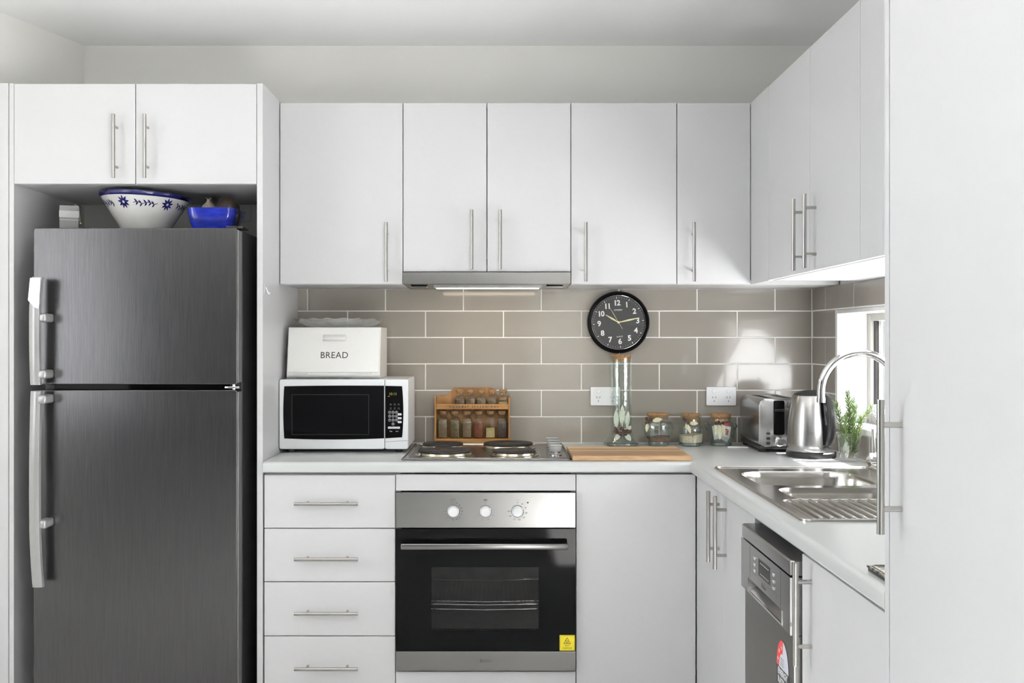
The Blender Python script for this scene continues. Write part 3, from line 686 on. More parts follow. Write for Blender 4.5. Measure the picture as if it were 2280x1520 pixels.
for ki, kx in enumerate(KX):
    b = NB(); lathe(b, [(0.0205, 0.0), (0.0205, 0.004), (0.0185, 0.0065), (0.0165, 0.0065), (0.0162, 0.005), (0.0, 0.005)], (kx, OYF, KZ), 36, 'Y')
    kr = obj('knob_bezel', b, M['chrome'], cp, 40)
    b = NB(); lathe(b, [(0.0158, 0.005), (0.0156, 0.016), (0.0140, 0.0185), (0.0, 0.0188)], (kx, OYF, KZ), 36, 'Y')
    box(b, kx - 0.0006, kx + 0.0006, OYF - 0.0191, OYF - 0.0180, KZ + 0.0085, KZ + 0.0115)
    obj('knob', b, M['plastic_w'], cp, 40, label='white round oven knob')
    b = NB()
    sets = ((['0', '10', '20', '30', '40', '50', '60', '70', '80', '90', '100', '110', '120'], 0, 270, 0.0285), (['0', '*', '-', '=', '%', 'o', '=', '-', '*'], 0, 320, 0.0285), (['0', '50', '75', '100', '125', '150', '175', '200', '250'], 0, 270, 0.0285))[ki]
    for t_, x, z in dialtext(cp, kx, *sets): join(b, text(t_, 0.0062, (x, OYF - 0.0002, z), depth=0.0001))
    iz = KZ + 0.0372
    if ki == 0:
        for q in ((-.0075, .0075, .003, .0034), (-.0075, .0075, -.0034, -.003), (-.0075, -.0071, -.003, .003), (.0071, .0075, -.003, .003), (-.001, .005, .0005, .0008)): box(b, kx + q[0], kx + q[1], OYF - 0.0004, OYF + 0.0002, iz + q[2], iz + q[3])
    elif ki == 1:
        for z in (0.0022, -0.0016): box(b, kx - 0.006, kx + 0.006, OYF - 0.0004, OYF + 0.0002, iz + z - 0.0008, iz + z + 0.0008)
    else:
        for q in (-0.005, 0.0, 0.005): box(b, kx + q - 0.0012, kx + q + 0.0012, OYF - 0.0004, OYF + 0.0002, iz - 0.0003, iz + 0.0003)
    obj('printed_scale', b, M['ink'], cp, None)
b = NB(); cyl(b, (0.0845, OYF - 0.0008, 0.766), (0.0845, OYF + 0.001, 0.766), 0.0026, n=14); obj('indicator_light', b, M['ink'], cp)
dz0, dz1 = 0.2775, 0.6795
wx0, wx1, wz0, wz1 = -0.234, 0.1205, 0.342, 0.553
b = NB(); y0_, y1_ = OYF + 0.002, LF + 0.014
box(b, OX0, wx0, y0_, y1_, dz0, dz1); box(b, wx1, OX1, y0_, y1_, dz0, dz1); box(b, wx0, wx1, y0_, y1_, wz1, dz1); box(b, wx0, wx1, y0_, y1_, dz0, wz0)
dr = obj('oven_door', b, M['black_gloss'], ov, None, label='black glass oven door')
obj('window_pane', bx(wx0, wx1, y0_, y0_ + 0.004, wz0, wz1), M['oven_glass'], dr, None)
hbm = NB(); box(hbm, -0.330, 0.2165, OYF - 0.046, OYF - 0.034, 0.6195, 0.6395, 0.004, 3)
hh = obj('handle_bar', hbm, M['steel'], dr, 40)
for x in (-0.30, 0.187): 
    b = NB(); box(b, x - 0.009, x + 0.009, OYF - 0.036, OYF + 0.002, 0.6235, 0.6345, 0.002); obj('handle_post', b, M['steel'], dr, 'W')
bs = obj('bottom_trim', bx(OX0, OX1, OYF, LF + 0.014, 0.211, 0.276, 0.0015), M['steel'], ov, 'W')
obj('lettering', text('Bellini', 0.0150, (-0.0555, OYF - 0.0002, 0.2455)), M['ink_grey'], bs, None)
obj('vent_gap', bx(OX0 + 0.002, OX1 - 0.002, LF + 0.001, LF + 0.013, 0.2045, 0.2105), M['dark'], ov, None)
sx0, sx1, sz0, sz1 = 0.1895, 0.2395, 0.2785, 0.3295
st = obj('warning_sticker', bx(sx0, sx1, OYF + 0.0008, OYF + 0.0020, sz0, sz1), M['yellow'], dr, None, label='yellow HOT SURFACE warning sticker')
b = NB(); yy = OYF + 0.0006
for q in ((sx0 + .002, sx1 - .002, sz0 + .002, sz0 + .0026), (sx0 + .002, sx1 - .002, sz1 - .0026, sz1 - .002), (sx0 + .002, sx0 + .0026, sz0 + .002, sz1 - .002), (sx1 - .0026, sx1 - .002, sz0 + .002, sz1 - .002)): box(b, q[0], q[1], yy, yy + .0004, q[2], q[3])
tx, tz = (sx0 + sx1) / 2, 0.3095
tri = [(tx - 0.0115, tz - 0.008), (tx + 0.0115, tz - 0.008), (tx, tz + 0.0115)]
for i in range(3):
    p, q = tri[i], tri[(i + 1) % 3]; tube(b, [(p[0], yy, p[1]), (q[0], yy, q[1])], 0.0007, 6)
for dx in (-0.0035, 0, 0.0035): tube(b, [(tx + dx, yy, tz - 0.004), (tx + dx + 0.001, yy, tz - 0.001), (tx + dx - 0.001, yy, tz + 0.001), (tx + dx, yy, tz + 0.0035)], 0.0006, 6)
box(b, tx - 0.006, tx + 0.006, yy, yy + 0.0004, tz - 0.0062, tz - 0.005)
join(b, text('HOT', 0.0075, (tx, yy, 0.2945), depth=0.0002)); join(b, text('SURFACE', 0.0075, (tx, yy, 0.2865), depth=0.0002))
obj('sticker_print', b, M['ink'], st, None)

# ================================================================== DISHWASHER (faces left, -X)
DY0, DY1, DXF = -1.797, -1.358, 0.608
dw = thing('dishwasher', 'slim stainless steel dishwasher under the sink worktop', 'dishwasher', (0.9, -1.577, 0))
obj('body', bx(0.646, 1.18, DY0 + 0.004, DY1 - 0.004, 0.03, 0.822), M['silver_plastic'], dw, None)
obj('feet', bx(0.70, 1.15, DY0 + 0.02, DY1 - 0.02, 0.0, 0.03), M['black'], dw, None)
b = NB(); prism(b, rrect(DXF, 1.18, DY0, DY1, 0.010, 4), XY, 0.8045, 0.838, 0.004); obj('top_lid', b, M['steel_v'], dw, 'W')
# fascia with the recessed grip: built as a frame around the recess
fz0, fz1, ry0, ry1, rz0, rz1 = 0.680, 0.8025, -1.732, -1.430, 0.6865, 0.7165
b = NB(); fb = 0.644
box(b, DXF, fb, DY0, ry0, fz0, fz1); box(b, DXF, fb, ry1, DY1, fz0, fz1); box(b, DXF, fb, ry0, ry1, rz1, fz1); box(b, DXF, fb, ry0, ry1, fz0, rz0)
box(b, fb - 0.006, fb, ry0, ry1, rz0, rz1)
bmesh.ops.remove_doubles(b, verts=b.verts, dist=1e-5)
fa = obj('control_fascia', b, M['steel_v'], dw, None)
obj('corner_trim', bx(DXF - 0.0008, DXF + 0.007, DY0 - 0.0008, DY0 + 0.003, fz0, fz1, 0.001), M['chrome'], fa, 'W')
b = NB(); prism(b, [(DXF + 0.001, rz0), (fb - 0.006, rz0), (fb - 0.006, rz0 + 0.012)], lambda a, b_, h: (a, h, b_), ry0, ry1); obj('grip_recess', b, M['chrome'], fa, None)
b = NB(); box(b, DXF - 0.001, DXF + 0.001, ry0 - 0.003, ry1 + 0.003, rz0 - 0.003, rz0); box(b, DXF - 0.001, DXF + 0.001, ry1, ry1 + 0.003, rz0, rz1); box(b, DXF - 0.001, DXF + 0.001, ry0 - 0.003, ry0, rz0, rz1)
obj('grip_rim', b, M['chrome'], fa, None)
dp = obj('display', bx(DXF - 0.0006, DXF + 0.001, -1.633, -1.532, 0.746, 0.786), M['clock_face'], fa, None, label='dark grey display panel')
b = NB()
for i in range(6): box(b, DXF - 0.0009, DXF - 0.0005, -1.622 + i * 0.013, -1.616 + i * 0.013, 0.777, 0.779); box(b, DXF - 0.0009, DXF - 0.0005, -1.622 + i * 0.013, -1.617 + i * 0.013, 0.752, 0.754)
obj('display_marks', b, M['ink_white'], dp, None, kind='stuff')
for y, zz in ((-1.498, (0.7785, 0.7635, 0.7485)), (-1.667, (0.7785, 0.7635, 0.7485))):
    for z in zz:
        b = NB(); prism(b, rrect(y - 0.007, y + 0.007, z - 0.0042, z + 0.0042, 0.003, 3), YZ, DXF - 0.0022, DXF, 0.0008); obj('button', b, M['chrome'], fa, 'W')
b = NB(); box(b, DXF - 0.0003, DXF + 0.0002, -1.70, -1.465, 0.7385, 0.7391)
for z in (0.785, 0.770, 0.755): box(b, DXF - 0.0003, DXF + 0.0002, -1.484, -1.474, z - 0.0004, z + 0.0004)
for y in (-1.447, -1.722): box(b, DXF - 0.0003, DXF + 0.0002, y - 0.0004, y + 0.0004, rz1 + 0.002, fz1 - 0.003)
join(b, text('Bellini', 0.0155, (DXF - 0.0002, -1.577, 0.7285), 'X', depth=0.0002))
obj('lettering', b, M['ink_grey'], fa, None)
ld_ = obj('door_panel', bx(DXF + 0.009, 0.640, DY0 + 0.002, DY1 - 0.002, 0.11, 0.679, 0.003), mat('dark_satin_steel', (0.235, 0.228, 0.215), 0.36, 0.9, var=0.05, scale=10, stretch=(60, 60, 2)), dw, 'W', label='dark satin steel dishwasher door')
obj('door_edge', bx(DXF + 0.0085, DXF + 0.0125, DY0 + 0.0012, DY0 + 0.0045, 0.11, 0.679, 0.0008), M['chrome'], ld_, 'W')
# energy rating label on the door
ex = DXF + 0.0086; ey = -1.7075
def fan(r_, a0, a1, n=18, cy=ey, cz=0.580, sy=0.95, sz=1.25): return [(cy, cz)] + [(cy + sy * r_ * math.cos(R(a0 + (a1 - a0) * i / n)), cz + sz * r_ * math.sin(R(a0 + (a1 - a0) * i / n))) for i in range(n + 1)]
lb = NB(); prism(lb, fan(0.050, 0, 180)[1:], YZ, ex - 0.0004, ex + 0.0002)
box(lb, ex - 0.0004, ex + 0.0002, ey - 0.0475, ey + 0.0475, 0.40, 0.580)
st = obj('energy_label', lb, M['sticker_dark'], ld_, None, label='energy rating label with red star band')
lb = NB(); prism(lb, fan(0.049, 0, 95), YZ, ex - 0.0007, ex - 0.0005); obj('red_band', lb, M['red'], st, None)
lb = NB(); prism(lb, fan(0.049, 95, 180), YZ, ex - 0.0007, ex - 0.0005); prism(lb, fan(0.026, 0, 180, cy=ey + 0.001), YZ, ex - 0.0010, ex - 0.0008); obj('pale_dial', lb, M['lilac_white'], st, None)
def star(cy, cz, r_): return [(cy + (r_ if i % 2 == 0 else r_ * 0.42) * math.sin(math.pi * i / 5), cz + 1.2 * (r_ if i % 2 == 0 else r_ * 0.42) * math.cos(math.pi * i / 5)) for i in range(10)]
lb = NB()
for a in (18, 48, 80): prism(lb, star(ey + 0.0365 * math.cos(R(a)), 0.580 + 0.0365 * 1.25 * math.sin(R(a)), 0.0055), YZ, ex - 0.0011, ex - 0.0009)
join(lb, text('ENERGY', 0.0200, (ex - 0.0006, ey, 0.568), 'X', depth=0.0002, bold=0.0005)); join(lb, text('RATING', 0.0200, (ex - 0.0006, ey, 0.549), 'X', depth=0.0002, bold=0.0005))
obj('white_print', lb, M['ink_white'], st, None)
lb = NB()
for i in range(4): box(lb, ex - 0.0013, ex - 0.0011, ey - 0.012, ey + 0.016, 0.586 + i * 0.005, 0.5872 + i * 0.005)
obj('small_print', lb, M['ink_grey'], st, None)
lb = NB(); box(lb, ex - 0.0007, ex - 0.0005, ey - 0.0455, ey + 0.0455, 0.41, 0.536); yp = obj('yellow_panel', lb, M['yellow'], st, None)
lb = NB(); box(lb, ex - 0.0010, ex - 0.0008, ey - 0.036, ey + 0.036, 0.42, 0.516); obj('white_panel', lb, M['lilac_white'], st, None)

# ================================================================== SINK
sk = thing('kitchen_sink', 'stainless steel one-and-a-half bowl sink with ribbed drainer', 'sink', (0.9, -1.2, CT))
KX0, KX1, KY0, KY1 = 0.664, 1.150, -1.690, -0.747
B1 = rrect(0.712, 1.052, -1.150, -0.850, 0.075, 7); B2 = rrect(0.738, 1.052, -1.375, -1.187, 0.05, 7)
outer = rrect(KX0, KX1, KY0, KY1, 0.02, 5)
pz = CT + 0.0022
b = NB(); edges = []
for lp in (outer, B1, B2):
    vs = [b.verts.new((x, y, pz)) for x, y in lp]; edges += [b.edges.new((vs[i], vs[(i + 1) % len(vs)])) for i in range(len(vs))]
bmesh.ops.triangle_fill(b, use_beauty=True, use_dissolve=False, edges=edges)
lp = [b.verts.new((x, y, CT + 0.0002)) for x, y in outer]
b.verts.ensure_lookup_table(); ov_ = b.verts[:len(outer)]
for i in range(len(outer)): b.faces.new((ov_[i], ov_[(i + 1) % len(outer)], lp[(i + 1) % len(outer)], lp[i]))
obj('rim_plate', b, M['sink'], sk, None)
b = NB(); tube(b, [(x, y, pz + 0.0012) for x, y in rrect(KX0 + 0.005, KX1 - 0.005, KY0 + 0.005, KY1 - 0.005, 0.018, 5)], 0.0034, 8, closed=True); obj('rolled_edge', b, M['sink'], sk, 60)
def bowl(lp, depth, cx, cy):
    b = NB(); rings = []
    for sc, z in ((1.0, pz), (0.985, pz - 0.004), (0.97, pz - 0.02), (0.93, pz - depth + 0.03), (0.90, pz - depth + 0.008), (0.82, pz - depth), (0.14, pz - depth - 0.004)):
        rings.append([b.verts.new((cx + (x - cx) * sc, cy + (y - cy) * sc, z)) for x, y in lp])
    for A, B in zip(rings, rings[1:]):
        for i in range(len(lp)): b.faces.new((A[i], A[(i + 1) % len(lp)], B[(i + 1) % len(lp)], B[i]))
    b.faces.new(rings[-1]); return b
w_ = obj('main_bowl', bowl(B1, 0.155, 0.882, -1.0), M['sink'], sk, 60)
b = NB(); lathe(b, [(0.038, 0.0015), (0.034, 0.003), (0.028, 0.0), (0.0, -0.001)], (0.882, -1.0, pz - 0.157), 28); obj('drain_waste', b, M['chrome'], w_, 40)
w_ = obj('half_bowl', bowl(B2, 0.115, 0.895, -1.281), M['sink'], sk, 60)
b = NB(); lathe(b, [(0.032, 0.0015), (0.028, 0.003), (0.022, 0.0), (0.0, -0.001)], (0.895, -1.281, pz - 0.117), 28); obj('drain_waste', b, M['chrome'], w_, 40)
for i in range(17):
    x = 0.715 + i * 0.0245
    b = NB(); tube(b, [(x, -1.412, pz - 0.0005), (x, -1.424, pz + 0.0020), (x, -1.655, pz + 0.0020), (x, -1.667, pz - 0.0005)], 0.0048, 8); obj('drainer_rib', b, M['sink'], sk, 60)
b = NB(); tube(b, [(x, y, pz) for x, y in rrect(0.698, 1.125, -1.678, -1.398, 0.02, 5)], 0.0024, 8, closed=True); obj('drainer_bead', b, M['sink'], sk, 60)

# ================================================================== TAP
tp = thing('kitchen_tap', 'chrome gooseneck kitchen tap with side lever behind the sink', 'tap', (1.108, -1.10, pz))
tx_, ty_ = 1.108, -1.10
b = NB(); lathe(b, [(0, 0), (0.026, 0.0), (0.026, 0.006), (0.022, 0.010), (0.021, 0.11), (0.017, 0.118), (0, 0.118)], (tx_, ty_, pz + 0.0003), 32); obj('tap_body', b, M['chrome'], tp, 40)
b = NB(); pts = [(tx_, ty_, pz + 0.11)]; zc, rr = 1.159, 0.108
pts.append((tx_, ty_, zc))
for i in range(1, 25): a = math.pi * i / 24; pts.append((tx_ - rr + rr * math.cos(a), ty_, zc + rr * math.sin(a)))
pts.append((tx_ - 2 * rr, ty_, 1.128)); tube(b, pts, 0.0108, 18); obj('spout', b, M['chrome'], tp, 60)
b = NB(); cyl(b, (tx_ - 2 * rr, ty_, 1.128), (tx_ - 2 * rr, ty_, 1.141), 0.0120, n=24); obj('aerator', b, M['chrome'], tp)
b = NB(); lathe(b, [(0, 0.016), (0.019, 0.016), (0.0215, 0.018), (0.0215, 0.080), (0.0195, 0.0825), (0, 0.078)], (tx_, ty_, 0.967), 32, 'X'); obj('mixer_barrel', b, M['chrome'], tp, 40)
b = NB(); tube(b, [(tx_ - 0.068, ty_, 0.985), (tx_ - 0.071, ty_ - 0.002, 1.053)], [0.0058, 0.0048], 12); obj('lever', b, M['chrome'], tp, 60)

# ================================================================== THINGS ON THE FRIDGE
FT = 1.6672                                                 # top of the fridge
BX, BY = -1.2445, -0.40
sk_ = lambda p: Vector((p.x, p.y, p.z - 0.045 * p.x * max(0, p.z / 0.14)))      # hand-thrown: the rim dips to the right
bw = thing('ceramic_bowl', 'large white ceramic bowl with navy rim and flower pattern on the fridge', 'bowl', (BX, BY, FT))
b = NB(); lathe(b, [(0, 0.0005), (0.070, 0.0), (0.074, 0.004), (0.089, 0.030), (0.120, 0.080), (0.1465, 0.1225), (0.1415, 0.1225), (0.115, 0.080), (0.084, 0.031), (0.068, 0.010), (0, 0.009)], (BX, BY, FT), 64, wob=sk_); obj('bowl_body', b, M['pottery'], bw, 40)
b = NB(); lathe(b, [(0.1465, 0.1215), (0.1515, 0.1255), (0.1540, 0.1315), (0.1525, 0.1375), (0.1485, 0.1395), (0.1435, 0.1365), (0.1415, 0.1220)], (BX, BY, FT), 64, wob=sk_); obj('rim', b, M['navy'], bw, 40)
def onbowl(a, z, out=0.0006):
    r_ = 0.089 + (z - 0.030) / (0.1225 - 0.030) * (0.1465 - 0.089) + 0.0004 + out
    return sk_(Vector((r_ * math.sin(a), -r_ * math.cos(a), z))) + Vector((BX, BY, FT))
def petal(b, a, z, ang, L_, wd, n=8):
    """painted drop shape on the cone: starts at (a,z) and points in direction ang"""
    vs = [];
    for i in range(2 * n):
        t = i / n if i <= n else 2 - i / n
        s_ = 1 if i < n else -1
        hw = wd * math.sin(math.pi * (0.08 + 0.92 * t) ** 0.8) * s_ if 0 < i and i != n else 0
        du, dv = t * L_ * math.cos(ang) - hw * math.sin(ang), t * L_ * math.sin(ang) + hw * math.cos(ang)
        vs.append(b.verts.new(onbowl(a + du / 0.135, z + dv)))
    try: b.faces.new(vs)
    except Exception: pass
b = NB()
for fa_ in (-0.22, 0.90, -1.34, 2.02, -2.46, 3.14):
    for k in range(9):
        an = 2 * math.pi * k / 9 + 0.2
        petal(b, fa_ + 0.0035 * math.cos(an) / 0.135, 0.098 + 0.0035 * math.sin(an), an, 0.0185, 0.0036)
for m in (-0.78, 0.34, 1.46):
    pts = [onbowl(m + q * 0.05, 0.0975 + 0.0025 * math.sin(q * 1.1), 0.0005) for q in range(-6, 7)] if m == 0.34 else [onbowl(m + q * 0.045, 0.0970 + 0.0025 * math.sin(q * 1.1), 0.0005) for q in range(-5, 6)]
    tube(b, pts, 0.0011, 5)
    for q in (-4.2, -2.2, 0.2, 2.2, 4.0):
        a_ = m + q * 0.05
        petal(b, a_, 0.0975 + 0.0025 * math.sin(q * 1.1), 2.3, 0.013, 0.0026); petal(b, a_ + 0.02, 0.0965 + 0.0025 * math.sin(q * 1.1), -2.2, 0.013, 0.0026)
obj('painted_pattern', b, M['navy'], bw, None, kind='stuff')

dx0, dx1 = -1.0735, -0.9095
dsh = thing('blue_dish', 'small cobalt blue square dish on top of the fridge', 'dish', (-0.9915, -0.43, FT))
def dishloop(s_, z): return [( -0.9915 + x, -0.43 + y, z) for x, y in rrect(-0.082 * s_, 0.082 * s_, -0.075 * s_, 0.075 * s_, 0.026 * s_, 6)]
b = NB(); rings = [[b.verts.new(p) for p in dishloop(s_, FT + z)] for s_, z in ((0.72, 0.0), (0.76, 0.003), (0.90, 0.035), (0.985, 0.070), (1.0, 0.083), (0.955, 0.083), (0.94, 0.070), (0.86, 0.036), (0.72, 0.009))]
for A, B in zip(rings, rings[1:]):
    for i in range(len(A)): b.faces.new((A[i], A[(i + 1) % len(A)], B[(i + 1) % len(B)], B[i]))
b.faces.new(rings[0][::-1]); b.faces.new(rings[-1])
obj('dish_body', b, M['cobalt'], dsh, 60)
on = thing('onion', 'dark brown onion in the blue dish on the fridge', 'onion', (-0.948, -0.435, FT + 0.010))
b = NB(); lathe(b, [(0, 0.001), (0.016, 0.0), (0.034, 0.014), (0.043, 0.055), (0.041, 0.085), (0.028, 0.110), (0.012, 0.120), (0, 0.123)], (-0.948, -0.435, FT + 0.010), 28); obj('bulb', b, mat('onion_skin', (0.028, 0.018, 0.012), 0.35, scale=20, var=0.4, stretch=(6, 6, 1)), on, 50)
gl_ = thing('garlic_bulb', 'pale garlic bulb in the blue dish on the fridge', 'garlic', (-1.020, -0.415, FT + 0.010))
b = NB(); lathe(b, [(0, 0.0), (0.018, 0.002), (0.033, 0.026), (0.032, 0.066), (0.018, 0.092), (0.007, 0.104), (0.005, 0.112), (0, 0.112)], (-1.020, -0.415, FT + 0.010), 32, wob=lambda p: Vector((p.x * (1 + 0.06 * math.cos(7 * math.atan2(p.y, p.x))), p.y * (1 + 0.06 * math.cos(7 * math.atan2(p.y, p.x))), p.z))); obj('cloves', b, mat('garlic_skin', (0.42, 0.36, 0.30), 0.6, scale=40, var=0.2), gl_, 60)
b = NB()
for i in range(9): a_ = i * 0.7; tube(b, [(-1.020, -0.415, FT + 0.118), (-1.020 + 0.010 * math.cos(a_), -0.415 + 0.010 * math.sin(a_), FT + 0.128)], 0.0006, 4)
obj('roots', b, M['stem'], gl_, 60)
gb = thing('gift_box', 'small grey card box tied with white ribbon on the fridge', 'box', (-1.490, -0.45, FT))
obj('card_box', bx(-1.520, -1.460, -0.48, -0.42, FT, FT + 0.093, 0.001), M['paper'], gb, 'W')
obj('ribbon', bx(-1.5212, -1.4588, -0.4812, -0.4188, FT + 0.052, FT + 0.075, 0.0004), M['ribbon'], gb, None)
obj('lid_edge', bx(-1.5208, -1.4592, -0.4808, -0.4192, FT + 0.043, FT + 0.0455), M['ribbon'], gb, None)
b = NB(); tube(b, [(-1.478, -0.47, FT + 0.093), (-1.470, -0.478, FT + 0.097), (-1.4595, -0.482, FT + 0.090), (-1.456, -0.4825, FT + 0.05), (-1.453, -0.482, FT + 0.036)], 0.0006, 5); obj('cord', b, M['ribbon'], gb, 60)
gb.rotation_euler = (0, 0, 0.40)
b = NB(); sphere(b, (-1.453, -0.482, FT + 0.033), 0.0036, 12); obj('gold_bead', b, M['gold'], gb, 60)

# ================================================================== POWER POINTS
def outlet(cx, cz, label, yb=-0.0102):
    t = thing('power_outlet', label, 'power outlet', (cx, yb, cz), 'double power points')
    b = NB(); prism(b, rrect(cx - 0.0575, cx + 0.0575, cz - 0.036, cz + 0.036, 0.004, 4), XZ, yb - 0.009, yb, 0.002); obj('plate', b, M['plastic_w'], t, 'W')
    for s_ in (-1, 1):
        x = cx + s_ * 0.0275
        b = NB(); prism(b, rrect(x - 0.0085, x + 0.0085, cz + 0.013, cz + 0.0265, 0.006, 5), XZ, yb - 0.0125, yb - 0.009, 0.0012); obj('rocker_switch', b, M['trim'], t, 'W')
        b = NB(); prism(b, rrect(x - 0.0125, x + 0.0125, cz - 0.029, cz + 0.004, 0.009, 5), XZ, yb - 0.0097, yb - 0.009, 0.0003); f_ = obj('socket', b, M['plastic_w'], t, 'W')
        for dx, dz, a_ in ((-0.0058, -0.004, -30), (0.0058, -0.004, 30), (0, -0.0185, 0)):
            b = NB(); box(b, -0.0009, 0.0009, -0.0003, 0.0003, -0.0038, 0.0038)
            bmesh.ops.transform(b, matrix=Matrix.Translation((x + dx, yb - 0.0098, cz + dz)) @ Matrix.Rotation(R(a_), 4, 'Y'), verts=b.verts)
            obj('pin_slot', b, M['ink'], f_, None)
    return t
outlet(0.3995, 1.083, 'white double power outlet half behind the tall glass bottle')
outlet(0.8475, 1.083, 'white double power outlet on the tiles above the toaster')
outlet(-1.032, 1.797, 'white power outlet on the wall above the fridge, behind the blue dish', -0.0005)

# ================================================================== CLOCK
CXc, CZc, CY = 0.4487, 1.3685, -0.0105
ck = thing('wall_clock', 'round black wall clock with white numerals on the tiles', 'clock', (CXc, CY, CZc))
r0 = 0.1205
b = NB(); lathe(b, [(0, 0.0), (r0 - 0.010, 0.0), (r0 - 0.003, 0.004), (r0, 0.014), (r0 - 0.001, 0.024), (r0 - 0.006, 0.031), (r0 - 0.012, 0.031), (r0 - 0.0165, 0.024), (r0 - 0.0175, 0.020)], (CXc, CY, CZc), 72, 'Y'); obj('case', b, M['black_gloss'], ck, 40)
b = NB(); lathe(b, [(r0 - 0.0175, 0.020), (0, 0.020)], (CXc, CY, CZc), 72, 'Y'); obj('dial', b, M['clock_face'], ck, 40)
b = NB(); tube(b, [(CXc + (r0 - 0.0165) * math.cos(a_), CY - 0.0245, CZc + (r0 - 0.0165) * math.sin(a_)) for a_ in [2 * math.pi * i / 72 for i in range(72)]], 0.0009, 6, closed=True); obj('inner_ring', b, M['chrome'], ck, 60)
TL = R(4.6); fy = CY - 0.0203
def dial(a_, r_): return CXc + r_ * math.sin(a_ - TL), CZc + r_ * math.cos(a_ - TL)
for n_ in range(1, 13):
    x, z = dial(R(30 * n_), 0.0745); obj('numeral', text(str(n_), 0.0285, (x, fy, z), rot=TL * 0.8, bold=0.0008, spacing=0.88), M['ink_white'], ck, None)
mk = NB()
for n_ in range(60):
    a_ = R(6 * n_) - TL; L0, L1, hw = (0.0915, 0.0985, 0.0011) if n_ % 5 == 0 else (0.0945, 0.0970, 0.0004)
    P = [(CXc + r_ * math.sin(a_) + s_ * hw * math.cos(a_), CZc + r_ * math.cos(a_) - s_ * hw * math.sin(a_)) for r_, s_ in ((L0, -1), (L0, 1), (L1, 1), (L1, -1))]
    prism(mk, P, XZ, fy - 0.0003, fy + 0.0003)
obj('minute_marks', mk, M['ink_white'], ck, None, kind='stuff')
x, z = dial(0, 0.0475); obj('lettering', text('CITIZEN', 0.0088, (x + 0.002, fy, z), rot=TL * 0.6), M['ink_white'], ck, None)
x, z = dial(R(180), 0.0550); obj('lettering', text('QUARTZ', 0.0062, (x, fy, z), rot=TL), M['ink_white'], ck, None)
k_ = 1.0 / 9.5 / 579
def hand(name, tip, tail, wd, y, lozenge):
    tx2, tz2 = tip[0] * k_, tip[1] * k_; L_ = math.hypot(tx2, tz2); ux, uz = tx2 / L_, tz2 / L_
    def q(t, s_): return (CXc + ux * L_ * t - uz * s_, CZc + uz * L_ * t + ux * s_)
    P = [q(-tail, -wd * .6), q(0.15, -wd * .55), q(lozenge, -wd), q(1, -wd * .25), q(1, wd * .25), q(lozenge, wd), q(0.15, wd * .55), q(-tail, wd * .6)]
    b = NB(); prism(b, P, XZ, y - 0.0005, y); return obj(name, b, M['cream_hand'], ck, None)
hand('hour_hand', (-272, 160), 0.0, 0.0036, fy - 0.0008, 0.5); hand('minute_hand', (446, 100), 0.0, 0.0034, fy - 0.0018, 0.5); hand('second_hand', (-195, 325), 0.42, 0.0010, fy - 0.0028, 0.5)
b = NB(); cyl(b, (CXc, fy, CZc), (CXc, fy - 0.0036, CZc), 0.0045, n=18); obj('hub', b, M['cream_hand'], ck)
b = NB(); lathe(b, [(r0 - 0.0168, 0.0262), (0, 0.0264)], (CXc, CY, CZc), 48, 'Y'); obj('glass_cover', b, M['clock_glass'], ck, 40)
b = NB(); cyl(b, (CXc + 0.001, CY + 0.001, CZc + r0 + 0.003), (CXc + 0.001, CY - 0.006, CZc + r0 + 0.003), 0.0022, n=10); obj('nail', b, M['chrome'], ck)

# ================================================================== BREAD BIN, PLATTER, MICROWAVE
MZ0, MZ1, MYF = CT + 0.012, 1.1635, -0.345
mw = thing('microwave', 'white countertop microwave with black door and keypad', 'microwave', (-0.56, -0.19, CT))
MX0, MX1 = -0.7905, -0.333
obj('body', bx(MX0 + 0.006, MX1 - 0.004, MYF + 0.030, -0.03, MZ0, MZ1 - 0.002, 0.006, 3), M['plastic_w'], mw, 'W')
b = NB(); prism(b, rrect(MX0, -0.4168, MZ0 + 0.002, MZ1 - 0.002, 0.007, 4), XZ, MYF, MYF + 0.029, 0.004); md = obj('door', b, M['plastic_w'], mw, 'W')
b = NB(); prism(b, rrect(-0.4155, MX1, MZ0 + 0.002, MZ1 - 0.002, 0.007, 4), XZ, MYF, MYF + 0.029, 0.004); mp_ = obj('control_side', b, M['plastic_w'], mw, 'W')
def arc(p, q, bulge, n=10):
    p, q = Vector(p), Vector(q); d_ = q - p; nn = Vector((-d_.y, d_.x)).normalized()
    return [tuple(p + d_ * (i / n) + nn * bulge * (1 - (2 * i / n - 1) ** 2)) for i in range(n)]
gx0, gx1, gz0, gz1 = -0.7720, -0.4185, 0.9525, 1.1375
poly = arc((gx0, gz0), (gx1, gz0 + 0.0005), -0.0040) + [(gx1, gz0 + 0.0005), (gx1, gz1 + 0.0018)] + arc((gx1, gz1 + 0.0018), (gx0, gz1), -0.0012)[1:] + arc((gx0, gz1), (gx0, gz0), -0.0035)
b = NB(); prism(b, poly, XZ, MYF - 0.0012, MYF + 0.0005); dg = obj('door_glass', b, M['black_gloss'], md, None, label='black glass microwave door')
b = NB(); ix0, ix1, iz0, iz1 = -0.745, -0.4725, 0.966, 1.108
for q in ((ix0, ix1, iz0, iz0 + .0008), (ix0, ix1, iz1 - .0008, iz1), (ix0, ix0 + .0008, iz0, iz1), (ix1 - .0008, ix1, iz0, iz1)): box(b, q[0], q[1], MYF - 0.0016, MYF - 0.0012, q[2], q[3])
obj('window_outline', b, M['ink_grey'], dg, None)
gx2 = -0.3545
poly = [(-0.4140, gz0 + 0.0005), (gx2, gz0 + 0.004)] + arc((gx2, gz0 + 0.004), (gx2, gz1), -0.0045)[1:] + [(gx2, gz1), (-0.4140, gz1 + 0.0015)]
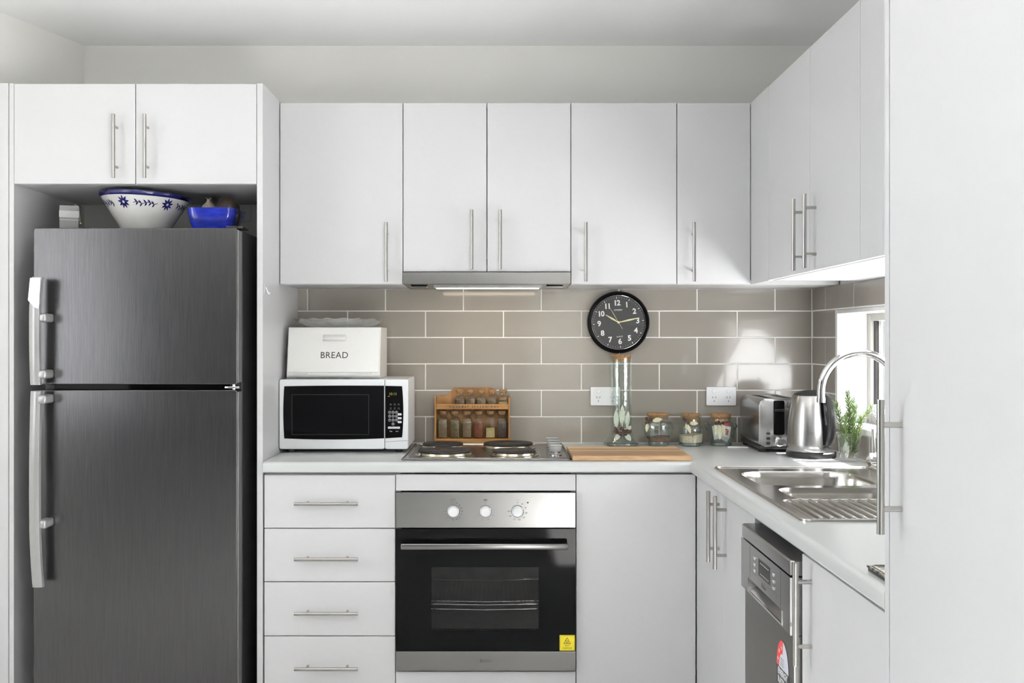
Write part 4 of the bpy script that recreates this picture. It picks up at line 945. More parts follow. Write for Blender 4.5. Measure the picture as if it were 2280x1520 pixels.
b = NB(); prism(b, poly, XZ, MYF - 0.0012, MYF + 0.0005); kp = obj('keypad_panel', b, M['black_gloss'], mp_, None, label='black microwave keypad')
ky = MYF - 0.0014
def kpx(px, py): return W(px, py, MYF)
def K(cx, cy): return kpx(840 + cx / 9.5, 850 + cy / 9.5)       # from the enlarged view of the keypad
x, z = K(330, 255); obj('clock_digits', text('10:13', 0.0125, (x, ky, z), sx=0.85, spacing=1.15), M['led'], kp, None)
x, z = K(245, 303); obj('standby_light', bx(x - 0.0028, x + 0.0028, ky - 0.0002, ky + 0.0002, z - 0.0012, z + 0.0012), M['led_red'], kp, None)
num = 1
for r_ in range(3):
    for c_ in range(3):
        x, z = K(262 + 73 * c_, 642 + 82 * r_)
        b = NB(); tube(b, [(x + 0.0046 * math.cos(a_), ky, z + 0.0046 * math.sin(a_)) for a_ in [2 * math.pi * i / 20 for i in range(20)]], 0.0004, 5, closed=True)
        join(b, text(str(num), 0.0062, (x, ky, z), bold=0.0001)); obj('key', b, M['ink_white'], kp, None); num += 1
x, z = K(335, 888); b = NB(); tube(b, [(x + 0.0046 * math.cos(a_), ky, z + 0.0046 * math.sin(a_)) for a_ in [2 * math.pi * i / 20 for i in range(20)]], 0.0004, 5, closed=True); join(b, text('0', 0.0062, (x, ky, z), bold=0.0001)); obj('key', b, M['ink_white'], kp, None)
for cx, cy, wd in ((475, 684, .0066), (475, 766, .0066), (475, 847, .0066), (268, 966, .0068), (355, 966, .0068), (440, 966, .0068)):
    x, z = K(cx, cy); b = NB(); prism(b, rrect(x - wd, x + wd, z - 0.0036, z + 0.0036, 0.0015, 3), XZ, ky - 0.0004, ky + 0.0002); kk = obj('key', b, M['plastic_w'], kp, None)
    obj('key_print', bx(x - wd * 0.6, x + wd * 0.6, ky - 0.0006, ky - 0.0004, z - 0.0007, z + 0.0007), M['ink_grey'], kk, None)
for cx, cy in ((285, 470), (370, 470), (455, 470), (285, 553), (370, 553), (455, 553)):
    x, z = K(cx, cy); b = NB(); box(b, x - 0.0032, x + 0.0032, ky - 0.0002, ky + 0.0002, z - 0.0014, z + 0.0014); box(b, x - 0.0045, x + 0.0045, ky - 0.0002, ky + 0.0002, z - 0.0052, z - 0.0046); obj('key', b, M['ink_grey'], kp, None)
for cx, cy, t_ in ((290, 1043, 'Stop'), (420, 1043, 'Start')):
    x, z = K(cx, cy); obj('key', text(t_, 0.0052, (x, ky, z)), M['ink_white'], kp, None)
b = NB(); tube(b, [(-0.4140, MYF - 0.0002, 0.9405), (-0.3345, MYF - 0.0002, 0.9450)], 0.0006, 5); obj('flap_seam', b, M['ink_grey'], mp_, None)
x, z = K(232, 1343); b = NB(); lathe(b, [(0.0052, 0.0), (0.0048, 0.0009), (0.0, 0.0006)], (x, MYF, z), 24, 'Y'); obj('release_dimple', b, M['plastic_w'], mp_, 40)
for x in (-0.755, -0.37):
    for y in (-0.30, -0.06):
        b = NB(); lathe(b, [(0, 0.0), (0.012, 0.0), (0.013, 0.0121), (0, 0.0121)], (x, y, CT), 16); obj('foot', b, M['black'], mw, 40)
b = NB()
for i in range(5): box(b, -0.740 + i * 0.042, -0.715 + i * 0.042, -0.30, -0.25, MZ1 - 0.0025, MZ1 - 0.0015)
obj('top_vents', b, M['ink_grey'], mw, None, kind='stuff')

PZ = MZ1 - 0.0018
bb = thing('bread_bin', 'white enamel bread bin lettered BREAD on the microwave', 'bread bin', (-0.607, -0.19, PZ))
bx0, bx1 = -0.7745, -0.4390
b = NB(); prism(b, [(-0.296, PZ + 0.0005), (-0.296, PZ + 0.020), (-0.262, PZ + 0.183), (-0.259, PZ + 0.1855), (-0.078, PZ + 0.1855), (-0.075, PZ + 0.183), (-0.075, PZ + 0.0005)], YZ, bx0, bx1, 0.0015); obj('body', b, M['enamel_w'], bb, 'W')
# front flap lies on the sloping front
nf = Vector((0, -0.163, -0.034)).normalized()              # outward direction of the slope
def slope(t, out): return (-0.296 + 0.034 * t + nf.y * out, PZ + 0.020 + 0.163 * t + nf.z * out * -1)
b = NB(); y0a, z0a = slope(0.02, 0.0005); y1a, z1a = slope(0.02, 0.005); y2a, z2a = slope(0.965, 0.005); y3a, z3a = slope(0.965, 0.0005)
prism(b, [(y0a, z0a), (y1a, z1a), (y2a, z2a), (y3a, z3a)], YZ, bx0 + 0.003, bx1 - 0.004, 0.001); fl_ = obj('front_flap', b, M['enamel_w'], bb, 'W')
rotM = Matrix.Rotation(-math.atan2(0.034, 0.163), 4, 'X')
yt, zt = slope(0.385, 0.0053)
tb = text('BREAD', 0.0330, (0, 0, 0), depth=0.0002, spacing=1.05, sx=0.97)
bmesh.ops.transform(tb, matrix=Matrix.Translation((-0.6045, yt, zt)) @ rotM, verts=tb.verts); obj('lettering', tb, M['ink'], fl_, None)
b = NB(); prof = []
n = 12; A_ = []; 
for i in range(n + 1):
    a_ = math.pi * i / n; A_.append((0.0095 * math.sin(a_), 0.5 + 0.5 * math.cos(a_)))
ringsL = []
for x, s_ in ((-0.6465, 0.3), (-0.6445, 0.8), (-0.640, 1.0), (-0.570, 1.0), (-0.5655, 0.8), (-0.5635, 0.3)):
    ring = []
    for o_, h_ in A_:
        y, z = slope(0.70 + 0.145 * h_, 0.005 + o_ * 2.0 * s_ * (1.25 - h_)); ring.append(b.verts.new((x, y, z)))
    ringsL.append(ring)
for A, B in zip(ringsL, ringsL[1:]):
    for i in range(n): b.faces.new((A[i], A[i + 1], B[i + 1], B[i]))
b.faces.new(ringsL[0]); b.faces.new(ringsL[-1][::-1]); obj('pull_handle', b, M['enamel_w'], fl_, 60)
for x in (-0.725, -0.495):
    y, z = slope(0.0, 0.004); b = NB(); cyl(b, (x - 0.025, y, z), (x + 0.025, y, z), 0.0028, n=10); obj('flap_hinge', b, M['enamel_w'], bb)

PX2, PY2, PZ2 = -0.602, -0.172, PZ + 0.1862
b = NB(); n = 96; rings = []
for s_, h_, sca in ((0.0, 0.0, 0), (0.60, 0.0, 0), (0.70, 0.004, 0), (0.90, 0.018, 0.35), (1.0, 0.0285, 1), (1.005, 0.0310, 1), (0.985, 0.0318, 1), (0.88, 0.0205, 0.35), (0.69, 0.0075, 0), (0.60, 0.004, 0), (0.0, 0.004, 0)):
    if s_ == 0: rings.append([b.verts.new((PX2, PY2, PZ2 + h_))]); continue
    ring = []
    for i in range(n):
        a_ = 2 * math.pi * i / n; w_ = math.cos(18 * a_)
        rr_ = s_ * (1 + 0.012 * sca * w_); ring.append(b.verts.new((PX2 + 0.172 * rr_ * math.cos(a_), PY2 + 0.105 * rr_ * math.sin(a_), PZ2 + h_ + 0.0022 * sca * w_)))
    rings.append(ring)
for A, B in zip(rings, rings[1:]):
    for i in range(n):
        j = (i + 1) % n
        if len(A) == 1: b.faces.new((A[0], B[i], B[j]))
        elif len(B) == 1: b.faces.new((A[i], A[j], B[0]))
        else: b.faces.new((A[i], A[j], B[j], B[i]))
pl = thing('glass_platter', 'scalloped clear glass platter on top of the bread bin', 'platter', (PX2, PY2, PZ2))
obj('dish', b, M['crystal'], pl, 60)
b = NB()
for k in range(14):
    a_ = 2 * math.pi * k / 14
    for q in range(5):
        an = a_ + (q - 2) * 0.05; r1, r2 = 0.72, 0.72 + 0.20 * (1 - abs(q - 2) * 0.25)
        p = lambda r_: (PX2 + 0.172 * r_ * math.cos(an), PY2 + 0.105 * r_ * math.sin(an), PZ2 + 0.004 + (r_ - 0.70) / 0.3 * 0.0255 - 0.0008)
        tube(b, [p(r1), p((r1 + r2) / 2), p(r2)], 0.0012, 5)
obj('moulded_fans', b, M['frosted'], pl, 60, kind='stuff')

# ================================================================== SPICE RACK
SXa, SXb, SYa, SYb = -0.2580, 0.0300, -0.0765, -0.0125
sr = thing('spice_rack', 'honey pine two-tier spice rack lettered GOURMET SEASONINGS', 'spice rack', ((SXa + SXb) / 2, -0.045, CT))
b = NB(); prism(b, [(SXa, CT), (SXb, CT), (SXb, 1.086), (SXb - 0.048, 1.088), (SXb - 0.071, 1.1165), (SXa + 0.071, 1.1165), (SXa + 0.048, 1.088), (SXa, 1.086)], XZ, SYb - 0.006, SYb, 0.001); obj('back_panel', b, M['pine'], sr, 'W')
for x in (SXa, SXb - 0.0065): obj('side_panel', bx(x, x + 0.0065, SYa, SYb - 0.0062, CT, 1.084, 0.001), M['pine'], sr, 'W')
obj('base_shelf', bx(SXa + 0.0067, SXb - 0.0067, SYa + 0.001, SYb - 0.0062, CT, 0.9245, 0.001), M['pine_h'], sr, 'W')
sh_ = obj('upper_shelf', bx(SXa + 0.0067, SXb - 0.0067, SYa + 0.0065, SYb - 0.0062, 1.0370, 1.0430, 0.001), M['pine_h'], sr, 'W')
rl = obj('front_rail', bx(SXa + 0.0067, SXb - 0.0067, SYa, SYa + 0.0062, 1.0370, 1.0565, 0.001), M['pine_h'], sr, 'W')
obj('lettering', text('GOURMET SEASONINGS', 0.0098, (-0.1085, SYa - 0.0001, 1.0465), spacing=1.95, depth=0.0002, bold=0.0003), M['ink'], rl, None)
SPC = {'brown': content('ground_brown_spice', (0.085, 0.055, 0.03), (0.15, 0.10, 0.055)), 'olive': content('dried_green_herb', (0.085, 0.065, 0.028), (0.15, 0.12, 0.055)), 'tan': content('tan_spice', (0.12, 0.085, 0.045), (0.20, 0.145, 0.08)),
       'red': content('red_paprika', (0.12, 0.026, 0.010), (0.19, 0.048, 0.018)), 'cream': content('cream_powder', (0.36, 0.29, 0.14), (0.48, 0.40, 0.21)), 'dark': content('dark_spice', (0.055, 0.04, 0.032), (0.10, 0.075, 0.06))}
def sqloop(x, y, hw, r_, z): return [(x + a_, y + c_, z) for a_, c_ in rrect(-hw, hw, -hw, hw, r_, 3)]
def loft(b, loops, cap0=True, cap1=True):
    rs = [[b.verts.new(p) for p in lp] for lp in loops]; n = len(rs[0])
    for A, B in zip(rs, rs[1:]):
        for i in range(n): b.faces.new((A[i], A[(i + 1) % n], B[(i + 1) % n], B[i]))
    if cap0: b.faces.new(rs[0][::-1])
    if cap1: b.faces.new(rs[-1])
    return b
def spice(x, zb, body, fill, kind, label, group):
    y = -0.0435; hw = 0.0190
    t = thing('spice_jar', label, 'spice jar', (x, y, zb), group)
    zt = zb + body
    b = NB(); loft(b, [sqloop(x, y, hw - 0.0015, 0.003, zb), sqloop(x, y, hw, 0.004, zb + 0.002), sqloop(x, y, hw, 0.004, zt - 0.004), sqloop(x, y, hw * 0.9, 0.006, zt), sqloop(x, y, 0.0125, 0.0124, zt + 0.004), sqloop(x, y, 0.0125, 0.0124, zt + 0.011), sqloop(x, y, 0.0150, 0.0149, zt + 0.012), sqloop(x, y, 0.0150, 0.0149, zt + 0.0150), sqloop(x, y, 0.0125, 0.0124, zt + 0.0155)], True, False)
    obj('jar_glass', b, M['spice_glass'], t, 40)
    b = NB(); q = hw - 0.0022; zf = zb + 0.004 + (body - 0.008) * fill
    loft(b, [sqloop(x, y, q, 0.003, zb + 0.003), sqloop(x, y, q, 0.003, zf - 0.002), sqloop(x, y, q * 0.9, 0.003, zf)]); obj('spice_fill', b, SPC[kind], t, 40)
    b = NB(); lathe(b, [(0, zt + 0.0115), (0.0110, zt + 0.0115), (0.0120, zt + 0.0156), (0.0150, zt + 0.0157), (0.0152, zt + 0.0250), (0.0140, zt + 0.0262), (0, zt + 0.0262)], (x, y, 0), 20); obj('cork_lid', b, M['cork'], t, 40)
LWX = (-0.228, -0.181, -0.135, -0.0906, -0.0451, 0.0005)
LWL = (('tan', .93, 'spice jar of tan powder, leftmost on the lower shelf of the rack'), ('olive', .9, 'spice jar of olive brown herbs, second from left on the lower shelf'), ('tan', .8, 'spice jar of brown spice just left of the red paprika jar'),
       ('red', .80, 'spice jar filled with red paprika on the lower shelf'), ('cream', .50, 'spice jar half full of cream powder on the lower shelf'), ('dark', .88, 'spice jar of dark spice, rightmost on the lower shelf'))
for x, (k, f_, l_) in zip(LWX, LWL): spice(x, 0.9247, 0.078, f_, k, l_, 'jars on the lower shelf of the spice rack')
UPX = (-0.1625, -0.121, -0.0800, -0.0385, 0.0040)
UPL = (('brown', .80, 'short spice jar, leftmost on the upper shelf of the rack'), ('brown', .85, 'short spice jar, second from left on the upper shelf'), ('tan', .85, 'short spice jar in the middle of the upper shelf'),
       ('brown', .80, 'short spice jar, second from right on the upper shelf'), ('cream', .45, 'short spice jar with cream powder, rightmost on the upper shelf'))
for x, (k, f_, l_) in zip(UPX, UPL): spice(x, 1.0432, 0.041, f_, k, l_, 'jars on the upper shelf of the spice rack')

# ================================================================== CUTTING BOARD
b = NB(); box(b, 0.2335, 0.6290, -0.574, -0.274, CT + 0.0002, CT + 0.0168, 0.0022, 2)
cb = solo('cutting_board', b, M['board'], 'striped bamboo cutting board beside the cooktop', 'cutting board', (0.43, -0.424, CT), None, 'W')

# ================================================================== TALL BOTTLE AND CANISTERS
def gumnut(parent, c, d_, r_=0.0065):
    q = Vector(d_).normalized().to_track_quat('Z', 'Y').to_matrix().to_4x4()
    b = NB(); lathe(b, [(0, -r_ * 0.9), (r_ * 0.6, -r_ * 0.75), (r_, -r_ * 0.1), (r_ * 0.95, r_ * 0.5), (r_ * 0.75, r_ * 0.75), (r_ * 0.85, r_ * 0.95), (r_ * 0.7, r_ * 1.0), (r_ * 0.5, r_ * 0.7), (r_ * 0.15, r_ * 0.6), (0, r_ * 0.75)], c, 16, M=q)
    return obj('gumnut', b, M['gumnut'], parent, 50)
def lf(parent, base, d_, L_, W_, nrm_, m='dry_leaf', bend=0.1):
    b = NB(); leaf(b, base, d_, L_, W_, nrm_, bend); return obj('dried_leaf', b, M[m], parent, 60)
tx0, ty0 = 0.4530, -0.080
bt = thing('glass_bottle', 'tall clear glass bottle with cork and gumnut posy under the clock', 'bottle', (tx0, ty0, CT))
b = NB(); lathe(b, [(0.060, 0.001), (0.0665, 0.006), (0.0660, 0.013), (0.0580, 0.022), (0.0475, 0.038), (0.0425, 0.055), (0.0410, 0.080), (0.0405, 0.30), (0.0405, 0.328), (0.0440, 0.331), (0.0455, 0.3345), (0.0440, 0.3375), (0.0385, 0.3385), (0.0375, 0.33), (0.0375, 0.08), (0.0395, 0.055), (0.0440, 0.038), (0.0540, 0.024), (0.0600, 0.014), (0.0, 0.011)], (tx0, ty0, CT), 56); obj('glass', b, M['bottle'], bt, 40)
b = NB(); lathe(b, [(0, 0.0), (0.060, 0.0), (0.0655, 0.005), (0.0645, 0.009), (0.050, 0.0105), (0, 0.0105)], (tx0, ty0, CT), 56); obj('glass_foot', b, M['bottle_dark'], bt, 40, label='thick green glass foot')
b = NB(); lathe(b, [(0, 0.318), (0.0345, 0.318), (0.0370, 0.338), (0.0385, 0.339), (0.0385, 0.3445), (0.037, 0.3455), (0, 0.3455)], (tx0, ty0, CT), 40); obj('cork', b, M['cork'], bt, 40)
fy0 = ty0 - 0.0425
for dx, z0_, L_, W_, tilt in ((0.004, 0.075, 0.082, 0.021, 0.02), (-0.017, 0.072, 0.066, 0.020, -0.02), (0.022, 0.072, 0.062, 0.018, 0.10)):
    lf(bt, (tx0 + dx - 0.006, fy0 + abs(dx) * 0.12, CT + z0_), (tilt, 0, 1), L_, W_, (0, -1, 0), 'sage_leaf', 0.03)
lf(bt, (tx0 - 0.012, fy0 - 0.004, CT + 0.050), (-0.45, -0.25, -0.8), 0.030, 0.018, (0, -1, 0.3), 'sage_leaf'); lf(bt, (tx0 + 0.010, fy0 - 0.004, CT + 0.048), (0.6, -0.3, -0.8), 0.034, 0.020, (0, -1, 0.3), 'sage_leaf'); lf(bt, (tx0 + 0.016, fy0 - 0.002, CT + 0.062), (0.7, -0.2, 0.7), 0.024, 0.016, (0, -1, 0), 'sage_leaf')
for dx, dz, sz_ in ((-0.026, 0.068, .0062), (-0.022, 0.061, .0058), (-0.030, 0.055, .0058), (-0.019, 0.053, .0062), (-0.006, 0.067, .0056), (-0.008, 0.049, .0085), (0.010, 0.050, .0090), (0.017, 0.059, .0070), (0.025, 0.056, .0078), (0.004, 0.060, .0062)):
    gumnut(bt, (tx0 + dx, fy0 - 0.009 + abs(dx) * 0.2, CT + dz), (dx * 12, -1, 0.25), sz_)
b = NB()
for dx, L_ in ((-0.004, 0.030), (0.002, 0.036), (0.008, 0.027)): tube(b, [(tx0 + dx * 0.4, fy0 - 0.004, CT + 0.060), (tx0 + dx, fy0 - 0.007, CT + 0.075), (tx0 + dx * 1.6, fy0 - 0.006, CT + 0.060 + L_)], [0.0014, 0.0012, 0.0008], 6)
obj('twigs', b, M['gumnut'], bt, 60, kind='stuff')

def canister(cx, cy, prof_out, label, cork, fill_z, fillmat, wall=0.0028, foot=0.010, lip=None):
    t = thing('glass_canister', label, 'canister', (cx, cy, CT), 'glass canisters with cork lids')
    inner = [(max(r_ - wall, 0.001), z) for r_, z in prof_out[::-1] if z > foot + 0.003]
    b = NB(); lathe(b, prof_out + inner + [(inner[-1][0] * 0.9, foot + 0.002), (0, foot + 0.001)], (cx, cy, CT), 48); obj('glass', b, M['bottle'], t, 45)
    rb = prof_out[0][0]
    b = NB(); lathe(b, [(0, 0.0), (rb - 0.002, 0.0), (prof_out[1][0] - 0.0012, prof_out[1][1]), (prof_out[1][0] - 0.0035, foot), (0, foot)], (cx, cy, CT), 40); obj('glass_foot', b, M['bottle_dark'], t, 45, label='thick green glass foot')
    rc, z0_, z1_, rt, z2_ = cork
    b = NB(); lathe(b, [(0, z0_), (rc * 0.94, z0_), (rc, z1_), (rt, z1_ + 0.0005), (rt, z2_ - 0.001), (rt - 0.001, z2_), (0, z2_)], (cx, cy, CT), 36); obj('cork_lid', b, M['cork'], t, 40)
    if fillmat:
        pr = [(0, foot + 0.0015)]
        for r_, z in prof_out:
            if foot + 0.002 < z < fill_z: pr.append((r_ - wall - 0.0008, z))
        import bisect
        zsx = [p[1] for p in prof_out]; i = bisect.bisect(zsx, fill_z); (ra, za), (rb2, zb2) = prof_out[i - 1], prof_out[i]
        rf = ra + (rb2 - ra) * (fill_z - za) / (zb2 - za) - wall - 0.0008
        pr.insert(1, (pr[1][0] * 0.92 if len(pr) > 1 else rf * .95, foot + 0.0016)); pr += [(rf, fill_z), (0, fill_z + 0.001)]
        b = NB(); lathe(b, pr, (cx, cy, CT), 36, wob=lambda p: p + Vector((0, 0, 0.0025 * math.sin(60 * p.x) if p.z > fill_z - 0.004 else 0))); obj('contents', b, fillmat, t, 45)
    return t
j1x, j1y = 0.5920, -0.085
P1 = [(0.0390, 0.0), (0.0405, 0.004), (0.0415, 0.012), (0.0465, 0.028), (0.0560, 0.050), (0.0605, 0.070), (0.0575, 0.088), (0.0470, 0.102), (0.0415, 0.107), (0.0415, 0.110), (0.0490, 0.1135), (0.0495, 0.1155), (0.0460, 0.1165)]
j1 = canister(j1x, j1y, P1, 'rounded glass canister with dark brown contents, nearest the tall bottle', (0.0385, 0.100, 0.1170, 0.0420, 0.1235), 0.034, content('brown_grounds', (0.10, 0.045, 0.025), (0.18, 0.085, 0.05)), foot=0.016)
lf(j1, (j1x - 0.026, j1y - 0.047, CT + 0.097), (1.0, -0.25, 0.2), 0.036, 0.018, (0, -1, 0.3)); lf(j1, (j1x - 0.044, j1y - 0.036, CT + 0.088), (-0.12, -0.3, -1.0), 0.036, 0.013, (-0.5, -1, 0))
for dx, dz, sz_ in ((-0.049, 0.105, .0068), (-0.043, 0.095, .0085), (-0.033, 0.101, .0070), (-0.050, 0.090, .0055)): gumnut(j1, (j1x + dx, j1y - 0.040, CT + dz), (-0.3, -1, 0.2), sz_)
j2x, j2y = 0.7170, -0.088
P2 = [(0.0430, 0.0), (0.0465, 0.004), (0.0475, 0.014), (0.0475, 0.060), (0.0455, 0.072), (0.0390, 0.080), (0.0365, 0.084), (0.0365, 0.106), (0.0430, 0.1115), (0.0440, 0.1135), (0.0410, 0.1145)]
j2 = canister(j2x, j2y, P2, 'straight glass canister with cream sand-like contents, middle of the three', (0.0330, 0.092, 0.1150, 0.0360, 0.1215), 0.042, content('cream_grains', (0.42, 0.36, 0.25), (0.58, 0.52, 0.40)), foot=0.012)
lf(j2, (j2x - 0.012, j2y - 0.039, CT + 0.088), (1.0, -0.1, 0.0), 0.032, 0.016, (0, -1, 0)); lf(j2, (j2x - 0.020, j2y - 0.042, CT + 0.083), (0.28, -0.15, -1.0), 0.036, 0.013, (0, -1, 0))
lf(j2, (j2x - 0.026, j2y - 0.040, CT + 0.085), (0.15, -0.15, -1.0), 0.020, 0.008, (0, -1, 0))
for dx, dz, sz_ in ((-0.034, 0.104, .0058), (-0.026, 0.098, .0065), (-0.017, 0.090, .0066)): gumnut(j2, (j2x + dx, j2y - 0.040, CT + dz), (-0.2, -1, 0.2), sz_)
b = NB(); tube(b, [(j2x - 0.006, j2y - 0.0478, CT + 0.036), (j2x + 0.003, j2y - 0.0482, CT + 0.045)], [0.0008, 0.0012], 6); obj('clove_twig', b, M['gumnut'], j2, 60)
j3x, j3y = 0.8330, -0.080
P3 = [(0.0400, 0.0), (0.0415, 0.004), (0.0420, 0.014), (0.0490, 0.030), (0.0535, 0.052), (0.0515, 0.072), (0.0440, 0.088), (0.0385, 0.094), (0.0380, 0.102), (0.0420, 0.106), (0.0420, 0.108), (0.0400, 0.109)]
j3 = canister(j3x, j3y, P3, 'rounded glass canister holding red and white packets, next to the toaster', (0.0335, 0.088, 0.1080, 0.0370, 0.1210), 0.04, None, foot=0.012)
for s_ in (-1, 1):
    b = NB(); tube(b, [(j3x + s_ * 0.047, j3y, CT + 0.082), (j3x + s_ * 0.056, j3y, CT + 0.084), (j3x + s_ * 0.060, j3y, CT + 0.074), (j3x + s_ * 0.055, j3y, CT + 0.064), (j3x + s_ * 0.051, j3y, CT + 0.060)], 0.0035, 8); obj('glass_lug', b, M['bottle_dark'], j3, 60)
for dx, L_, W_, q in ((-0.030, 0.042, 0.013, -0.05), (-0.018, 0.058, 0.018, 0.02), (-0.008, 0.046, 0.014, 0.22)): lf(j3, (j3x + dx, j3y - 0.0555, CT + 0.084), (q, -0.02, -1.0), L_, W_, (0, -1, 0), bend=0.02)
for dx, dz, sz_ in ((-0.028, 0.088, .0068), (-0.015, 0.086, .0058), (-0.004, 0.090, .0060), (-0.020, 0.094, .0050)): gumnut(j3, (j3x + dx, j3y - 0.053, CT + dz), (-0.1, -1, 0.1), sz_)
def packet(c, sx, sz, rz, m, label, grp='packets in the glass canister'):
    t = thing('sauce_packet', label, 'packet', c, grp)
    b = NB(); n = 6
    for i in range(n + 1):
        for k in range(n + 1): b.verts.new(((i / n - .5) * sx, -0.0035 * math.sin(math.pi * i / n) * math.sin(math.pi * k / n) - 0.0006, (k / n - .5) * sz))
    for i in range(n + 1):
        for k in range(n + 1): b.verts.new(((i / n - .5) * sx, 0.0025 * math.sin(math.pi * i / n) * math.sin(math.pi * k / n) + 0.0006, (k / n - .5) * sz))
    b.verts.ensure_lookup_table(); N2 = (n + 1) ** 2
    for o_ in (0, N2):
        for i in range(n):
            for k in range(n): b.faces.new([b.verts[o_ + q] for q in (i * (n + 1) + k, (i + 1) * (n + 1) + k, (i + 1) * (n + 1) + k + 1, i * (n + 1) + k + 1)])
    rim = [i * (n + 1) for i in range(n)] + [n * (n + 1) + k for k in range(n)] + [i * (n + 1) + n for i in range(n, 0, -1)] + [k for k in range(n, 0, -1)]
    for a_, c_ in zip(rim, rim[1:] + rim[:1]): b.faces.new((b.verts[a_], b.verts[c_], b.verts[c_ + N2], b.verts[a_ + N2]))
    bmesh.ops.transform(b, matrix=Matrix.Translation(c) @ Matrix.Rotation(R(rz), 4, 'Y'), verts=b.verts)
    obj('sachet', b, M[m], t, 60); return t
p_ = packet((j3x + 0.010, j3y - 0.030, CT + 0.055), 0.038, 0.042, 8, 'ink_white', 'white packet with red emblem at the front of the right canister')
b = NB(); prism(b, [(j3x + 0.001, CT + 0.068), (j3x + 0.022, CT + 0.063), (j3x + 0.018, CT + 0.043), (j3x + 0.000, CT + 0.045)], XZ, j3y - 0.0358, j3y - 0.0342); obj('red_emblem', b, M['red'], p_, None)
b = NB()
for i in range(3): box(b, j3x + 0.005, j3x + 0.017, j3y - 0.0362, j3y - 0.0359, CT + 0.049 + i * 0.005, CT + 0.0505 + i * 0.005)
obj('emblem_lines', b, M['ink_white'], p_, None, kind='stuff')
packet((j3x + 0.014, j3y - 0.016, CT + 0.077), 0.028, 0.018, -15, 'red', 'red packet near the top of the right canister')
packet((j3x + 0.010, j3y - 0.018, CT + 0.032), 0.034, 0.024, 30, 'lilac_white', 'pale grey packet low in the right canister')
packet((j3x - 0.012, j3y - 0.010, CT + 0.052), 0.042, 0.052, -10, 'lilac_white', 'pale packet behind the leaves in the right canister')
b = NB(); tube(b, [(0.838, -0.172, CT + 0.003), (0.868, -0.179, CT + 0.003), (0.893, -0.181, CT + 0.003), (0.9115, -0.185, CT + 0.003)], 0.0030, 8)
solo('white_cord', b, M['trim'], 'short white cord lying on the worktop beside the toaster', 'cord', (0.87, -0.175, CT))

# ================================================================== TOASTER
ts = thing('toaster', 'stainless steel two-slot toaster in the corner', 'toaster', (1.002, -0.175, CT))
TX0, TX1, TYF, TYB, TZ0, TZ1 = 0.917, 1.087, -0.320, -0.035, CT + 0.020, 1.090
b = NB(); prism(b, rrect(TX0, TX1, TZ0, TZ1, 0.020, 6), XZ, TYF, TYB, 0.006); obj('shell', b, M['steel_v'], ts, 40)
obj('base', bx(TX0 + 0.002, TX1 - 0.002, TYF + 0.004, TYB - 0.004, CT + 0.010, TZ0 + 0.004, 0.003), M['black'], ts, 'W')
for x in (TX0 + 0.018, TX1 - 0.018):
    for y in (TYF + 0.022, TYB - 0.022):
        b = NB(); lathe(b, [(0, 0), (0.012, 0), (0.015, 0.0105), (0, 0.0105)], (x, y, CT), 18); obj('foot', b, M['black'], ts, 40)
for x in (0.967, 1.037):
    b = NB(); box(b, x - 0.014, x + 0.014, TYF + 0.06, TYB - 0.03, TZ1 - 0.001, TZ1 + 0.0006); obj('bread_slot', b, M['dark'], ts, None)
obj('top_plate', bx(TX0 + 0.028, TX1 - 0.028, TYF + 0.045, TYB - 0.015, TZ1 - 0.002, TZ1 + 0.0003), M['steel'], ts, None)
cx_ = 0.988; yf = TYF - 0.0004
b = NB(); prism(b, rrect(cx_ - 0.0195, cx_ + 0.0195, 0.963, 1.085, 0.006, 4), XZ, yf - 0.002, yf + 0.001, 0.0006); sl = obj('lever_slot', b, M['black_gloss'], ts, 'W')
b = NB(); box(b, cx_ - 0.017, cx_ + 0.017, yf - 0.016, yf - 0.002, 1.047, 1.056, 0.002); obj('lever', b, M['black'], sl, 'W')
for z in (0.9675, 0.9495, 0.9320):
    b = NB(); prism(b, rrect(0.942, 0.957, z - 0.0042, z + 0.0042, 0.004, 5), XZ, yf - 0.002, yf + 0.001, 0.0008); obj('button', b, M['black'], ts, 'W')
    obj('button_print', bx(0.943, 0.955, yf - 0.0003, yf + 0.0002, z + 0.0075, z + 0.0085), M['ink_grey'], ts, None)
b = NB(); lathe(b, [(0.0165, 0.0), (0.0165, 0.002), (0.0142, 0.003), (0.0138, 0.016), (0.0120, 0.018), (0, 0.018)], (0.9895, yf, 0.938), 32, 'Y'); obj('browning_dial', b, M['chrome'], ts, 40)

# ================================================================== KETTLE
kx, ky_ = 1.0650, -0.4420
kt = thing('electric_kettle', 'brushed steel electric kettle with black handle beside the sink', 'kettle', (kx, ky_, CT))
b = NB(); lathe(b, [(0, 0.0), (0.082, 0.0), (0.084, 0.003), (0.084, 0.016), (0.080, 0.0205), (0, 0.0205)], (kx, ky_, CT), 56); obj('power_base', b, M['black'], kt, 40)
b = NB(); lathe(b, [(0, 0.021), (0.080, 0.021), (0.0825, 0.025), (0.0825, 0.045), (0.0805, 0.085), (0.0765, 0.130), (0.0705, 0.170), (0.0640, 0.203), (0.0615, 0.2105), (0.0600, 0.2115), (0, 0.2115)], (kx, ky_, CT), 72); kb = obj('body', b, M['steel_v'], kt, 35)
b = NB(); lathe(b, [(0.0595, 0.2117), (0.0560, 0.2165), (0.040, 0.2245), (0.018, 0.2285), (0, 0.2292)], (kx, ky_, CT), 48); obj('lid', b, M['black'], kt, 50)
az = R(22); dv = Vector((math.sin(az), -math.cos(az), 0)); sv = Vector((math.cos(az), math.sin(az), 0))
hp_ = [(0.054, 0.2135), (0.072, 0.2130), (0.092, 0.2010), (0.1045, 0.175), (0.1090, 0.140), (0.1070, 0.105), (0.1000, 0.075), (0.0890, 0.052), (0.0810, 0.044)]
